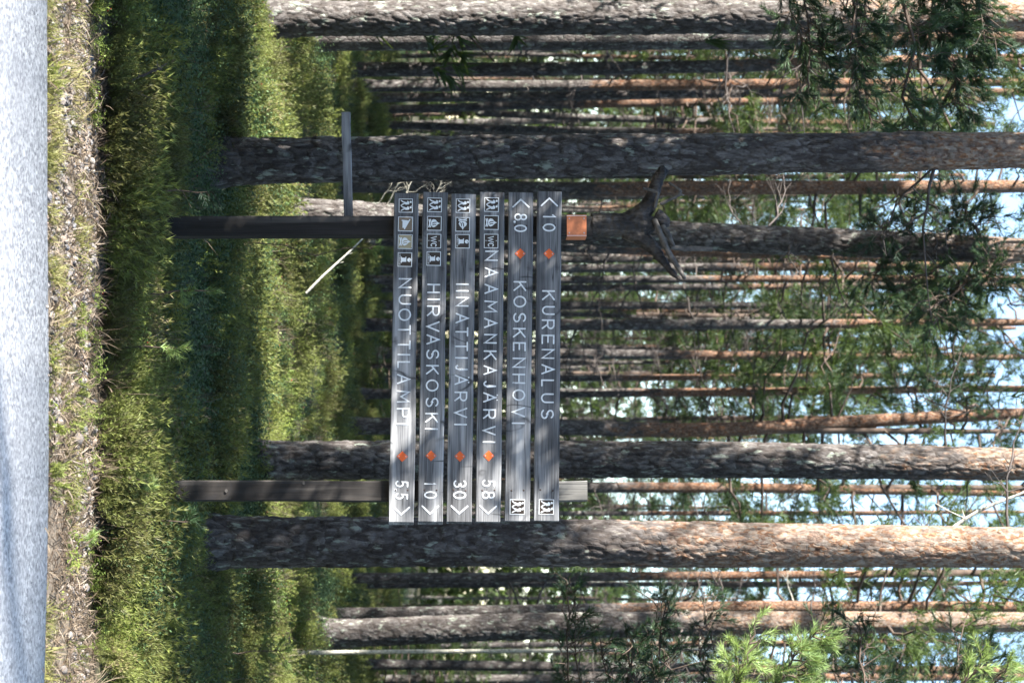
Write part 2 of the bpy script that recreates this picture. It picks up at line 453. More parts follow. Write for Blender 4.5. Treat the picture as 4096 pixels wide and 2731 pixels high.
def arc(cx, cy, rx, ry, a0, a1, n=10):
    return [(cx + rx * math.cos(math.radians(a0 + (a1 - a0) * k / n)), cy + ry * math.sin(math.radians(a0 + (a1 - a0) * k / n))) for k in range(n + 1)]
EL = arc(.5, .5, .5, .5, 90, 450, 26)
G = {
 'N': [[(0, 0), (0, 1), (1, 0), (1, 1)]], 'I': [[(0, 0), (0, 1)]], 'V': [[(0, 1), (.5, 0), (1, 1)]],
 'U': [[(0, 1)] + arc(.5, .36, .5, .36, 180, 360, 12) + [(1, 1)]], 'O': [EL], '0': [EL],
 'T': [[(.5, 0), (.5, 1)], [(0, 1), (1, 1)]], 'L': [[(0, 1), (0, 0), (1, 0)]],
 'A': [[(0, 0), (.5, 1), (1, 0)], [(.17, .33), (.83, .33)]],
 'M': [[(0, 0), (.06, 1), (.5, .30), (.94, 1), (1, 0)]],
 'P': [[(0, 0), (0, 1)] + arc(.6, .73, .4, .27, 90, -90, 10) + [(0, .46)]],
 'R': [[(0, 0), (0, 1)] + arc(.6, .73, .4, .27, 90, -90, 10) + [(0, .46)], [(.5, .46), (1, 0)]],
 'H': [[(0, 0), (0, 1)], [(1, 0), (1, 1)], [(0, .5), (1, .5)]],
 'K': [[(0, 0), (0, 1)], [(1, 1), (.02, .42)], [(.34, .6), (1, 0)]],
 'E': [[(1, 1), (0, 1), (0, 0), (1, 0)], [(0, .5), (.85, .5)]],
 'S': [arc(.5, .75, .46, .25, 25, 270, 12) + arc(.5, .25, .5, .25, 90, -155, 12)],
 'J': [[(1, 1), (1, .3)] + arc(.5, .3, .5, .3, 0, -150, 9)],
 '1': [[(0, .8), (1, 1), (1, 0)]],
 '3': [arc(.45, .75, .5, .25, 150, -90, 10) + arc(.45, .25, .55, .25, 90, -150, 10)],
 '5': [[(.95, 1), (.15, 1), (.08, .56)] + arc(.42, .31, .55, .31, 110, -150, 14)],
 '8': [arc(.5, .76, .42, .24, -90, 270, 18), arc(.5, .26, .5, .26, 90, 450, 18)],
 '<': [[(1, 1), (0, .5), (1, 0)]], '>': [[(0, 1), (1, .5), (0, 0)]],
 'W': [[(0, 1), (.25, 0), (.5, .9), (.75, 0), (1, 1)]], 'C': [arc(.55, .5, .55, .5, 45, 315, 14)], 'F': [[(1, 1), (0, 1), (0, 0)], [(0, .52), (.8, .52)]],
}
def ribbon(mb, pts, hw, y0, m=0, lip=.0013):
    """one routed stroke: pts in (x,z); front faces -y; grooved section"""
    p = np.array(pts, float)
    closed = np.linalg.norm(p[0] - p[-1]) < 1e-6
    T = np.zeros_like(p)
    seg = p[1:] - p[:-1]; ln = np.linalg.norm(seg, axis=1)[:, None]; seg = seg / (ln + 1e-12)
    N = np.stack([-seg[:, 1], seg[:, 0]], -1)
    offs = np.zeros_like(p)
    for k in range(len(p)):
        a = N[k - 1] if k > 0 else (N[-1] if closed else N[0])
        b = N[k] if k < len(N) else (N[0] if closed else N[-1])
        mm = a + b; l2 = mm @ mm
        mm = mm * (2 / max(l2, .55)) if l2 > 1e-6 else a
        offs[k] = mm
    sect = [(-1, 0.0), (-.78, -lip), (0, -lip * .35), (.78, -lip), (1, 0.0)]
    rows = []
    if not closed:
        rows.append((p[0] - seg[0] * hw, offs[0] * .35)); rows.append((p[0] - seg[0] * hw * .65, offs[0] * .8))
    for k in range(len(p)): rows.append((p[k], offs[k]))
    if not closed:
        rows.append((p[-1] + seg[-1] * hw * .65, offs[-1] * .8)); rows.append((p[-1] + seg[-1] * hw, offs[-1] * .35))
    V, Fs = [], []
    for c, o in rows:
        for s, dy in sect:
            q = c + o * hw * s; V.append((q[0], y0 + dy, q[1]))
    for r in range(len(rows) - 1):
        for s in range(4):
            Fs.append((r * 5 + s, r * 5 + s + 1, r * 5 + 6 + s, r * 5 + 5 + s))
    mb.add(V, Fs, m)

def glyph(mb, ch, x0, x1, z0, z1, hw, y0=-.0006, m=0, lip=.0013):
    base = 'A' if ch == 'Ä' else ch
    for k, st in enumerate(G[base]):
        ribbon(mb, [(x0 + u * (x1 - x0), z0 + v * (z1 - z0)) for u, v in st], hw, y0 - .00015 * k, m, lip)
    if ch == 'Ä':
        for u in (.22, .78):
            disc(mb, x0 + u * (x1 - x0), z1 + .17 * (z1 - z0), hw * .95, y0 - .0005, m)

def disc(mb, x, z, r, y, m=0, n=14, rz=None):
    V = [(x + r * math.cos(2 * math.pi * k / n), y, z + (rz or r) * math.sin(2 * math.pi * k / n)) for k in range(n)]
    mb.add(V, [tuple(range(n))], m)
def poly(mb, pts, y, m=0):
    mb.add([(a, y, b) for a, b in pts], [tuple(range(len(pts)))], m)

def screw(mb, x, z, y, r=.0035, m=0):
    n = 8
    V = [(x + r * math.cos(2 * math.pi * k / n), y, z + r * math.sin(2 * math.pi * k / n)) for k in range(n)]
    V += [(x + .6 * r * math.cos(2 * math.pi * k / n), y - .0018, z + .6 * r * math.sin(2 * math.pi * k / n)) for k in range(n)]
    Fs = [(k, (k + 1) % n, n + (k + 1) % n, n + k) for k in range(n)] + [tuple(range(n, 2 * n))]
    mb.add(V, Fs, m)

HIKER = [  # (one walker) torso with pack, front leg, rear leg, head at the end; unit square, upright
 [(.10, .62), (.16, .74), (.30, .76), (.36, .70), (.38, .48), (.30, .36), (.17, .40), (.20, .55)],
 [(.17, .44), (.26, .36), (.20, .22), (.07, .07), (.02, .11), (.12, .25)],
 [(.24, .42), (.33, .42), (.38, .27), (.47, .11), (.41, .07), (.31, .22)],
]
FLAME = [(.49, .90), (.55, .76), (.70, .61), (.78, .47), (.73, .33), (.60, .27), (.40, .27), (.27, .33), (.21, .46), (.26, .60), (.37, .68), (.45, .78)]
def icon(kind, bgm):
    """enamel plate, 1 x 1 in x/z, front at y=0 (faces -y); materials: 0 ground 1 white 2 screw 3 rust"""
    mb = MB()
    mb.box((0, .006, 0), (.5, .006 * 1, .5), 1)
    mb.add([(-.455, -.004, -.455), (.455, -.004, -.455), (.455, -.004, .455), (-.455, -.004, .455)], [(0, 1, 2, 3)], 0)
    y = -.009
    def pp(pts, m=1, dy=0): poly(mb, [(a - .5, b - .5) for a, b in pts], y - dy, m)
    if kind == 'hiker':
        for dx, s in ((.04, 0), (.43, .002)):
            for q in HIKER: pp([(a * .98 + dx + .02, b * .92 + .06) for a, b in q], 1, s)
            disc(mb, dx + .20 - .5, .86 * .92 + .06 - .5, .075, y - .001, 1)
        screw(mb, .03, .40, -.012, .04, 2); screw(mb, -.02, -.34, -.012, .04, 2)
    elif kind in ('flame', 'flame_side'):
        sg = MB()
        def tr(pts):
            return [(.5 + (b - .5), .5 - (a - .5)) for a, b in pts] if kind == 'flame_side' else pts
        pp(tr(FLAME))
        pp(tr([(.40, .68), (.46, .64), (.47, .50), (.54, .36), (.49, .34), (.41, .48)]), 0, .004)
        pp(tr([(.57, .66), (.62, .62), (.61, .50), (.67, .38), (.62, .36), (.55, .48)]), 0, .004)
        pp(tr([(.20, .21), (.78, .09), (.80, .16), (.22, .28)]), 1, .002)
        pp(tr([(.80, .21), (.22, .09), (.20, .16), (.78, .28)]), 1, .003)
    elif kind == 'leanto':
        pp([(.22, .24), (.30, .24), (.30, .30), (.78, .30), (.76, .34), (.78, .40), (.88, .42), (.86, .47), (.20, .82), (.16, .78), (.28, .68), (.24, .60)][::-1])
        for a in (-.4, .4): screw(mb, a, -.4 * a / .4, -.012, .03, 2)
    elif kind == 'info':
        pp([(.30, .22), (.74, .22), (.74, .27), (.66, .31), (.66, .60), (.30, .60), (.30, .55), (.38, .52), (.38, .31), (.30, .27)])
        disc(mb, .02, .30, .14, y, 1, 18); disc(mb, .06, .36, .035, y - .003, 3)
        for k, ch in enumerate('INFORMATION'):
            x0 = -.40 + k * .074
            glyph(mb, ch, x0 + (.02 if ch == 'I' else 0), x0 + .05, -.41, -.31, .008, y, 1, .001)
    elif kind == 'wc':
        glyph(mb, 'W', -.31, .08, -.20, .16, .032, y, 1, .002); glyph(mb, 'C', .17, .38, -.20, .16, .032, y, 1, .002)
        screw(mb, -.02, .36, -.012, .045, 2); screw(mb, -.02, -.36, -.012, .045, 2)
    if kind == 'flame' and bgm is M['beige']:
        for a in (-.43, .43):
            for b in (-.43, .43): screw(mb, a, b, -.012, .04, 3)
    return mb.mesh('icon_' + kind, [bgm, M['white'], M['screw'], M['rust']])

BH, BT = .144, .045
BOARDS = [  # left end y, right end y, (X bottom,top) at left, (X bottom,top) at right, end bevel
 (773, 2086, 1576, 1676, 1554.7, 1654, .016), (769, 2084, 1691, 1791.5, 1670, 1770, .017), (776, 2085, 1805, 1904, 1787, 1886.5, .012),
 (769, 2085, 1920, 2018, 1903, 2001, .007), (770, 2082, 2035, 2133, 2018.5, 2119, .004), (766, 2081, 2150, 2245.5, 2135, 2235, .004)]
TEXT = [
 [('N', 1117, 1158), ('U', 1183, 1224), ('O', 1239, 1289), ('T', 1305, 1344), ('T', 1366, 1403), ('I', 1424, 1424), ('L', 1450, 1478), ('A', 1501, 1542), ('M', 1567, 1616), ('P', 1637, 1676), ('I', 1701, 1701)],
 [('H', 1140, 1178), ('I', 1203, 1203), ('R', 1227, 1270), ('V', 1290, 1333), ('A', 1343, 1384), ('S', 1403, 1442), ('K', 1465, 1503), ('O', 1523, 1571), ('S', 1594, 1633), ('K', 1656, 1695), ('I', 1720, 1720)],
 [('I', 1142, 1142), ('I', 1169, 1169), ('N', 1193, 1232), ('A', 1257, 1299), ('T', 1314, 1351), ('T', 1372, 1410), ('I', 1437, 1437), ('J', 1464, 1486), ('Ä', 1504, 1545), ('R', 1571, 1610), ('V', 1635, 1676), ('I', 1702, 1702)],
 [('N', 1006, 1048), ('A', 1074, 1115), ('A', 1140, 1181), ('M', 1207, 1256), ('A', 1277, 1318), ('N', 1341, 1380), ('K', 1407, 1445), ('A', 1467, 1506), ('J', 1528, 1553), ('Ä', 1574, 1615), ('R', 1641, 1680), ('V', 1707, 1745), ('I', 1772, 1772)],
 [('K', 1129, 1169), ('O', 1188, 1235), ('S', 1256, 1295), ('K', 1317, 1356), ('E', 1374, 1410), ('N', 1436, 1477), ('H', 1500, 1540), ('O', 1562, 1608), ('V', 1632, 1673), ('I', 1697, 1697)],
 [('K', 1166, 1206), ('U', 1229, 1265), ('R', 1283, 1322), ('E', 1344, 1382), ('N', 1401, 1441), ('A', 1462, 1503), ('L', 1523, 1551), ('U', 1578, 1617), ('S', 1642, 1680)]]
DIST = [
 [('5', 1925, 1951), ('5', 1974, 1999)], [('1', 1933, 1940), ('0', 1966, 1996)], [('3', 1923, 1952), ('0', 1966, 1997)],
 [('5', 1922, 1950), ('8', 1966, 1997)], [('8', 856, 885), ('0', 901, 931)], [('1', 859, 872), ('0', 896, 929)]]
DOT = {0: 1961, 4: 890}
ARROW = [('>', 2027, 2060), ('>', 2023, 2057), ('>', 2023, 2056), ('>', 2023, 2056), ('<', 797, 831), ('<', 792, 826)]
DIAMOND = [1828.7, 1826, 1828, 1826, 1018, 1018.7]
ICONS = [
 [('hiker', 796, 852, 'brown'), ('leanto', 869, 928, 'tan'), ('flame', 941, 999, 'beige'), ('info', 1014, 1071, 'brown')],
 [('hiker', 792, 850, 'brown'), ('flame', 867, 925, 'brown'), ('wc', 939, 996, 'brown'), ('info', 1010, 1067, 'brown')],
 [('hiker', 796, 853, 'brown'), ('flame_side', 871, 929, 'brown'), ('info', 940, 997, 'brown')],
 [('hiker', 791, 849, 'brown'), ('flame', 864, 922, 'brown'), ('wc', 939, 996, 'brown')],
 [('hiker', 1997.5, 2057, 'brown')], [('hiker', 1997.5, 2057, 'brown')]]
BLABEL = ['lowest plank with four pictogram plates', 'plank second from the bottom with a WC plate', 'third plank from the bottom with a tipped flame plate',
          'plank with the longest place name', 'plank second from the top, left arrow and eight point zero', 'topmost plank with left arrow and ten']
ICON_CACHE = {}
for k, (yl, yr, xbl, xtl, xbr, xtr, bev) in enumerate(BOARDS):
    xl, zl = SL((xbl + xtl) / 2, yl); xr, zr = SL((xbr + xtr) / 2, yr)
    L = math.hypot(xr - xl, zr - zl)
    nseg = 48
    mb = MB()
    ch = .004
    sec = [(0, -BH / 2 + ch), (0, BH / 2 - ch), (ch, BH / 2), (BT - ch, BH / 2), (BT, BH / 2 - ch), (BT, -BH / 2 + ch), (BT - ch, -BH / 2), (ch, -BH / 2)]
    V, Fs = [], []
    for i in range(nseg + 1):
        u = i / nseg; x = -L / 2 + L * u
        wob = .0022 * (vnoise(u * 9, k * 3.1, 7) - .5) * 2
        wob2 = .0022 * (vnoise(u * 9, k * 3.1 + 50, 8) - .5) * 2
        for (yy, zz) in sec:
            xx = x
            if i == nseg: xx += bev * (yy / BT)
            if i == 0: xx += .004 * (yy / BT) + .002 * zz / BH
            V.append((xx, yy, zz + (wob if zz > 0 else wob2)))
    for i in range(nseg):
        for s in range(8):
            s2 = (s + 1) % 8
            Fs.append((i * 8 + s, i * 8 + s2, i * 8 + 8 + s2, i * 8 + 8 + s))
    Fs.append(tuple(range(8))); Fs.append(tuple(nseg * 8 + s for s in range(7, -1, -1)))
    mb.add(V, [f[::-1] for f in Fs])
    b = ob('board', mb.mesh('board', M['board']), sign, ((xl + xr) / 2, -.0, (zl + zr) / 2), (0, -math.atan2(zr - zl, xr - xl), 0))
    b['label'] = BLABEL[k]
    def bx(y): return (y - yl) / (yr - yl) * L - L / 2
    hw = .0045; hh = .0375 - hw
    for nm, lst in (('letter', TEXT[k]), ('numeral', DIST[k])):
        for chh, a, c in lst:
            mb = MB(); ins = hw if c > a else 0; w2 = (bx(c) - bx(a)) / 2
            glyph(mb, chh, -w2 + ins, w2 - ins, -hh, hh, hw)
            ob(nm, mb.mesh(nm, M['worn'], True), b, ((bx(a) + bx(c)) / 2, 0, .0012 * (random.random() - .5)))
    if k in DOT:
        mb = MB(); disc(mb, 0, 0, .007, -.0012); ob('decimal_point', mb.mesh('point', M['white']), b, (bx(DOT[k]), 0, -hh - .002))
    mb = MB(); chh, a, c = ARROW[k]
    glyph(mb, chh, bx(a) + hw * .6, bx(c) - hw * .6, -.046, .046, hw)
    ob('arrow', mb.mesh('arrow', M['worn'], True), b)
    mb = MB(); r = .031; t = .0025
    V = [(r, -t, 0), (0, -t, r), (-r, -t, 0), (0, -t, -r), (r, -.0002, 0), (0, -.0002, r), (-r, -.0002, 0), (0, -.0002, -r)]
    mb.add(V, [(3, 2, 1, 0), (0, 1, 5, 4), (1, 2, 6, 5), (2, 3, 7, 6), (3, 0, 4, 7)])
    screw(mb, 0, .02, -t - .0002, .0042, 1); screw(mb, 0, -.02, -t - .0002, .0042, 1)
    ob('diamond_marker', mb.mesh('diamond', [M['orange'], M['screw']]), b, (bx(DIAMOND[k]), 0, .002 * (random.random() - .5)), (0, .06 * (random.random() - .5), 0))
    for kind, a, c, bgk in ICONS[k]:
        key = (kind, bgk)
        if key not in ICON_CACHE: ICON_CACHE[key] = icon(kind, M[bgk])
        s = abs(bx(c) - bx(a))
        ob('pictogram_plate', ICON_CACHE[key], b, ((bx(a) + bx(c)) / 2, -.0022, -.003 if k < 4 else 0), (0, .018 * (random.random() - .5), 0), (s, .18, s))
    # bolts through to the posts
    if k == 0:
        mb = MB(); screw(mb, 0, 0, -.0003, .006, 0); SCREW = mb.mesh('screw', M['rust'])
    for yp in (905, 1962):
        for zz in (-.035, .035):
            if yp == 905 and k < 4: continue
            ob('screw', SCREW, b, (bx(yp) + .004 * (random.random() - .5), 0, zz))

def bent_box(name, x0, x1, y0, y1, z0, z1, mat, parent, nseg=30, amp=.004, seed=0, chf=.006):
    """a sawn timber running along z with softened edges and slight unevenness"""
    mb = MB()
    sec = [(x0 + chf, y0), (x1 - chf, y0), (x1, y0 + chf), (x1, y1 - chf), (x1 - chf, y1), (x0 + chf, y1), (x0, y1 - chf), (x0, y0 + chf)]
    V, Fs = [], []
    for i in range(nseg + 1):
        u = i / nseg; z = z0 + (z1 - z0) * u
        dx = amp * (vnoise(u * 5, seed, 9) - .5) * 2; dy = amp * (vnoise(u * 5, seed + 9, 9) - .5) * 2
        for a, c in sec: V.append((a + float(dx), c + float(dy), z))
    for i in range(nseg):
        for s in range(8):
            Fs.append((i * 8 + s, i * 8 + (s + 1) % 8, i * 8 + 8 + (s + 1) % 8, i * 8 + 8 + s))
    Fs.append(tuple(range(7, -1, -1))); Fs.append(tuple(nseg * 8 + s for s in range(8)))
    mb.add(V, Fs)
    return mb.mesh(name, mat)
# board material has its grain along local x, so posts are modelled along x and stood up
def post(name, xc, z0, z1, w, d, mat, label):
    me = bent_box(name, -w / 2, w / 2, -d / 2, d / 2, 0, z1 - z0, mat, None, seed=xc * 7)
    me.transform(Matrix.Rotation(math.pi / 2, 4, 'Y'))
    o = ob(name, me, sign, (xc, BT + .003 + d / 2, z0), (0, -math.pi / 2, 0))
    o['label'] = label
    return o
xpl, _ = SL(1500, 903, BT); _, ztl = SL(2372, 903, BT)
xpr, _ = SL(1500, 1962, BT); _, ztr = SL(2350, 1962, BT)
PW = .118
post('post', xpl, -.35, ztl, PW, .115, M['postdark'], 'dark post carrying the upturned root')
post('post', xpr, -.35, 1.75, PW, .115, M['postdark'], 'dark post of the arrow ends')
pt = post('post_top', xpr, 1.7502, ztr, PW - .002, .113, M['postgrey'], 'bare weathered upper end of the right post')

# pale knots showing on the dark posts
mb = MB()
for k in range(3): disc(mb, 0, 0, .010 - .0028 * k, -.0004 * k, k % 2, 12, .0075 - .0021 * k)
KNOT = mb.mesh('knot', [M['postgrey'], M['rust']])
for X, y in ((800, 874), (905, 1962), (1215, 1931)):
    kx, kz = SL(X, y, BT)
    ob('post_knot', KNOT, sign, (kx, BT - .0025, kz))

# dead root-stock on the left post
def root_top():
    mb = MB()
    yb = BT + .003 + .0575
    def R(X, y, back=0.0):
        x, z = SL(X, y, BT + .06); return (x, yb + back, z)
    thin = MB()
    def seg(pts, radpx, n=10, to=None):
        tgt = thin if to else mb
        pp = np.array([R(*p) for p in pts])
        # resample smoothly
        t = np.linspace(0, 1, len(pp)); tt = np.linspace(0, 1, len(pp) * 4)
        q = np.stack([np.interp(tt, t, pp[:, i]) for i in range(3)], -1)
        for _ in range(2): q[1:-1] = (q[:-2] + 2 * q[1:-1] + q[2:]) / 4
        r = np.interp(tt, t, np.array(radpx) * .001447)
        tgt.tube(q, r, n)
    seg([(2366, 900), (2420, 900), (2500, 899), (2580, 897), (2620, 900)], [49, 50, 48, 46, 26], 14)      # body
    seg([(2500, 885), (2565, 860), (2605, 800), (2622, 740), (2645, 690), (2662, 674)], [34, 40, 30, 24, 24, 19], 12)   # left arm with knob
    seg([(2640, 690, -.01), (2662, 690, -.02)], [24, 18], 10)
    seg([(2500, 925), (2575, 955), (2628, 1010), (2665, 1062), (2700, 1100), (2725, 1122)], [32, 34, 23, 15, 11, 7], 12)   # right arm
    seg([(2612, 880, -.05), (2632, 930, -.07), (2655, 990, -.07), (2690, 1050, -.06), (2738, 1122, -.05)], [12, 13, 13, 12, 9], 8, 1)   # root in front
    seg([(2645, 905, -.02), (2668, 940, -.04), (2695, 990, -.03)], [15, 13, 7], 8, 1)
    seg([(2680, 985, .03), (2740, 990, .05), (2800, 988, .06), (2856, 990, .07)], [11, 12, 12, 11], 8, 1)
    seg([(2620, 860), (2650, 880), (2660, 910)], [30, 30, 20], 10)
    seg([(2615, 840, -.05), (2622, 800, -.08), (2628, 782, -.09), (2600, 772, -.09), (2564, 764, -.09)], [9, 8, 8, 7, 5], 7, 1)     # thin crooked root
    seg([(2635, 822, -.04), (2690, 798, -.05), (2720, 782, -.05), (2716, 768, -.05), (2705, 758, -.05), (2672, 735, -.03)], [8, 7, 9, 8, 6, 6], 7, 1)
    seg([(2716, 780, -.05), (2732, 790, -.05)], [7, 4], 6, 1)
    seg([(2625, 1020, .02), (2650, 1045, .04)], [20, 8], 8)
    o = ob('root_stock', mb.mesh('root_stock', M['kelo'], True), sign)
    o['label'] = 'twisted dead root crowning the left post'
    pr = ob('root_prongs', thin.mesh('prongs', M['kelo_pale'], True), o)
    t2 = bpy.data.textures.new('pronggrain', 'CLOUDS'); t2.noise_scale = .02
    ss = pr.modifiers.new('fine', 'SUBSURF'); ss.levels = ss.render_levels = 1
    d2 = pr.modifiers.new('grain', 'DISPLACE'); d2.texture = t2; d2.strength = .006
    rm = o.modifiers.new('weld', 'REMESH'); rm.mode = 'VOXEL'; rm.voxel_size = .005; rm.use_smooth_shade = True
    sm = o.modifiers.new('soften', 'SMOOTH'); sm.factor = .5; sm.iterations = 3
    tx = bpy.data.textures.new('rootgrain', 'CLOUDS'); tx.noise_scale = .028
    dp = o.modifiers.new('grain', 'DISPLACE'); dp.texture = tx; dp.strength = .017; dp.mid_level = .5
root_top()

# orange folded marker round the left post, above the boards
def marker():
    x0, z0 = SL(2267, 844, BT); x1, z1 = SL(2346, 927, BT)
    zc = (z0 + z1) / 2; h = (z1 - z0) / 2; w = PW / 2 + .0035; y0 = BT - .001; y1 = BT + .115 + .008
    mb = MB(); t = .002
    mb.box((xpl, y0 - t / 2, zc), (w, t / 2, h))
    mb.box((xpl + w + t / 2, (y0 + y1) / 2, zc), (t / 2, (y1 - y0) / 2, h))
    mb.box((xpl - w - t / 2, (y0 + y1) / 2, zc), (t / 2, (y1 - y0) / 2, h))
    for s in (-1, 1): mb.box((xpl + s * (w - .0035), y0 - t - .0004, zc), (.0013, .0004, h), 1)
    for a in (-.043, .043):
        for b in (-.043, .043): screw(mb, xpl + a, zc + b, y0 - t - .0003, .0045, 2)
    o = ob('trail_marker_plate', mb.mesh('marker', [M['orange_pale'], M['white'], M['screw']]), sign)
    o['label'] = 'faded orange metal plate folded round the post'
marker()
# grey side plank reaching left from the left post
xa, za = SL(1382, 446, BT + .06); xb, zb = SL(1393, 868, BT + .06)
me = bent_box('side_plank', -.0265, .0265, -.014, .014, 0, xb - xa + .03, M['board'], None, 20, .0025, 4.0, .003)
me.transform(Matrix.Rotation(math.pi / 2, 4, 'Y'))
o = ob('side_plank', me, sign, (xa, BT + .09, za), (0, -math.atan2(zb - za, xb - xa), 0))
o['label'] = 'narrow grey plank sticking out past the left post'

# ------------------------------------------------------------------ pine parts
def blades(rng, org, axis, n, length, width, spread, back=0.0):
    """n narrow triangles leaving org around axis; vectorised over org (K,3), axis (K,3)"""
    K = len(org)
    d = rng.normal(size=(K, n, 3)); d /= np.linalg.norm(d, axis=2)[..., None]
    d = axis[:, None] + spread * d; d /= np.linalg.norm(d, axis=2)[..., None]
    side = np.cross(d, rng.normal(size=(K, n, 3))); side /= np.linalg.norm(side, axis=2)[..., None] + 1e-9
    ln = length * rng.uniform(.7, 1.15, (K, n, 1))
    o = org[:, None] - axis[:, None] * (back * rng.random((K, n, 1)))
    a = o + side * width * .5; b = o - side * width * .5; c = o + d * ln
    V = np.stack([a, b, c], 2).reshape(-1, 3)
    return V, np.arange(len(V), dtype=np.int32).reshape(-1, 3)

def curve(p0, p1, sag, n, rng, jit=.03):
    t = np.linspace(0, 1, n)[:, None]
    p0 = np.asarray(p0, float); p1 = np.asarray(p1, float)
    q = p0 + (p1 - p0) * t
    q[:, 2] += sag * np.sin(math.pi * t[:, 0]) * np.linalg.norm(p1 - p0)
    q[1:-1] += rng.normal(size=(n - 2, 3)) * jit * np.linalg.norm(p1 - p0)
    return q

def tri_tube(pts, rad, n=4):
    V, Q = tube_np(pts, rad, n)
    return V, np.concatenate([Q[:, [0, 1, 2]], Q[:, [0, 2, 3]]])

class TM:
    def __init__(s): s.V, s.F, s.m, s.o = [], [], [], 0
    def add(s, V, Fc, m):
        s.V.append(V); s.F.append(Fc + s.o); s.m.append(np.full(len(Fc), m)); s.o += len(V)
    def mesh(s, name, mats): return mesh_np(name, np.concatenate(s.V), np.concatenate(s.F), mats, np.concatenate(s.m))

def make_crown(seed, L=6.0, R=1.7, limbs=26, tufts=30, nb=9, blen=.14, bw=.014, young=False, mat='needle_far', dense=False):
    r = np.random.default_rng(seed); tm = TM()
    tm.add(*tri_tube([(0, 0, -.2), (.05, 0, L * .5), (0, .03, L)], [.055, .04, .008], 5), 0)
    for i in range(limbs):
        h = (i + r.random()) / limbs
        prof = (1 - h) ** .75 * .95 + .12 if young else (math.sin(math.pi * min(1, h * .8 + .25))) * .9 + .15
        ln = R * prof * r.uniform(.6, 1.15)
        az = i * 2.4 + r.normal() * .5
        up = r.uniform(-.15, .45) + .5 * h
        z0 = h * L * .96
        e = np.array([math.cos(az) * ln, math.sin(az) * ln, z0 + up * ln])
        q = curve((0, 0, z0), e, -.08, 6, r, .035)
        tm.add(*tri_tube(q, np.linspace(.024, .006, 6) * (.6 + .5 * (1 - h)), 4), 0)
        nt = max(6, int(tufts * (.5 + .7 * prof)))
        kc = 2 if not dense else 6
        tc_ = r.uniform(.40, 1.0, kc)[r.integers(0, kc, nt)] + r.normal(size=nt) * .05
        t = np.clip(tc_, .2, 1.03)
        c = np.stack([np.interp(t, np.linspace(0, 1, 6), q[:, k]) for k in range(3)], -1)
        c += r.normal(size=(nt, 3)) * np.array([.16, .16, .10]) * (.45 + .35 * ln) * (1.4 if dense else 1.0)
        ax = (e - q[0]) / ln * .6 + r.normal(size=(nt, 3)) * .5 + np.array([0, 0, .45]); ax /= np.linalg.norm(ax, axis=1)[:, None]
        tm.add(*blades(r, c, ax, nb, blen, bw, .8, .10), 1)
    return tm.mesh('crown', [M['limb'], M[mat]])

CROWNS = [make_crown(100 + k, 6.0, 1.55 + .15 * (k % 3), 24 + 2 * (k % 4), 30, 12, .15, .0115) for k in range(6)]
CROWNS += [make_crown(130 + k, 6.0, 1.9, 26, 32, 12, .16, .0135) for k in range(2)]
DENSE = [make_crown(230 + k, 6.0, 1.3, 70, 34, 10, .20, .034, True, dense=True) for k in range(3)]  # wide-bladed crowns, thickened to block light, for the added pines
YOUNG = [make_crown(200 + k, 4.0, 1.25, 34, 26, 9, .12, .013, True) for k in range(3)]

def make_dead_branch(seed):
    r = np.random.default_rng(seed); tm = TM()
    ln = 1.0
    e = np.array([ln, r.normal() * .12, r.uniform(-.25, .25)])
    q = curve((0, 0, 0), e, r.uniform(-.18, .12), 8, r, .013)
    tm.add(*tri_tube(q, np.linspace(.013, .003, 8), 4), 0)
    for k in range(r.integers(8, 15)):
        t = r.uniform(.25, .95); c = np.array([np.interp(t, np.linspace(0, 1, 8), q[:, i]) for i in range(3)])
        d = np.array([r.uniform(.1, .5), r.normal() * .35, r.normal() * .3]); d *= (.18 + .25 * r.random()) / np.linalg.norm(d) * (1.3 - t)
        q2 = curve(c, c + d, r.uniform(-.2, .2), 4, r, .06)
        tm.add(*tri_tube(q2, np.linspace(.006, .002, 4), 3), 0)
        for j in range(2):
            c2 = q2[r.integers(1, 4)]; d2 = d * .5 + r.normal(size=3) * .05
            tm.add(*tri_tube(np.stack([c2, c2 + d2]), [.003, .0015], 3), 0)
    return tm
DEAD = [make_dead_branch(300 + k).mesh('dead_branch', [M['deadwood']]) for k in range(9)]
DEADL = [make_dead_branch(340 + k).mesh('dead_branch', [M['lichenwood']]) for k in range(4)]

def worley(u, v, per, s):
    """F1,F2 for cells in (u periodic with `per` cells, v)"""
    iu, iv = np.floor(u), np.floor(v)
    f1 = np.full(u.shape, 9.); f2 = np.full(u.shape, 9.); cid = np.zeros(u.shape)
    for a in (-1, 0, 1):
        for b in (-1, 0, 1):
            ku, kv = iu + a, iv + b
            km = np.mod(ku, per)
            px = ku + _h(km, kv, s); py = kv + _h(km, kv, s + 1)
            d = np.hypot(px - u, py - v)
            m = d < f1
            f2 = np.where(m, f1, np.minimum(f2, d)); cid = np.where(m, _h(km, kv, s + 2), cid); f1 = np.where(m, d, f1)
    return f1, f2, cid

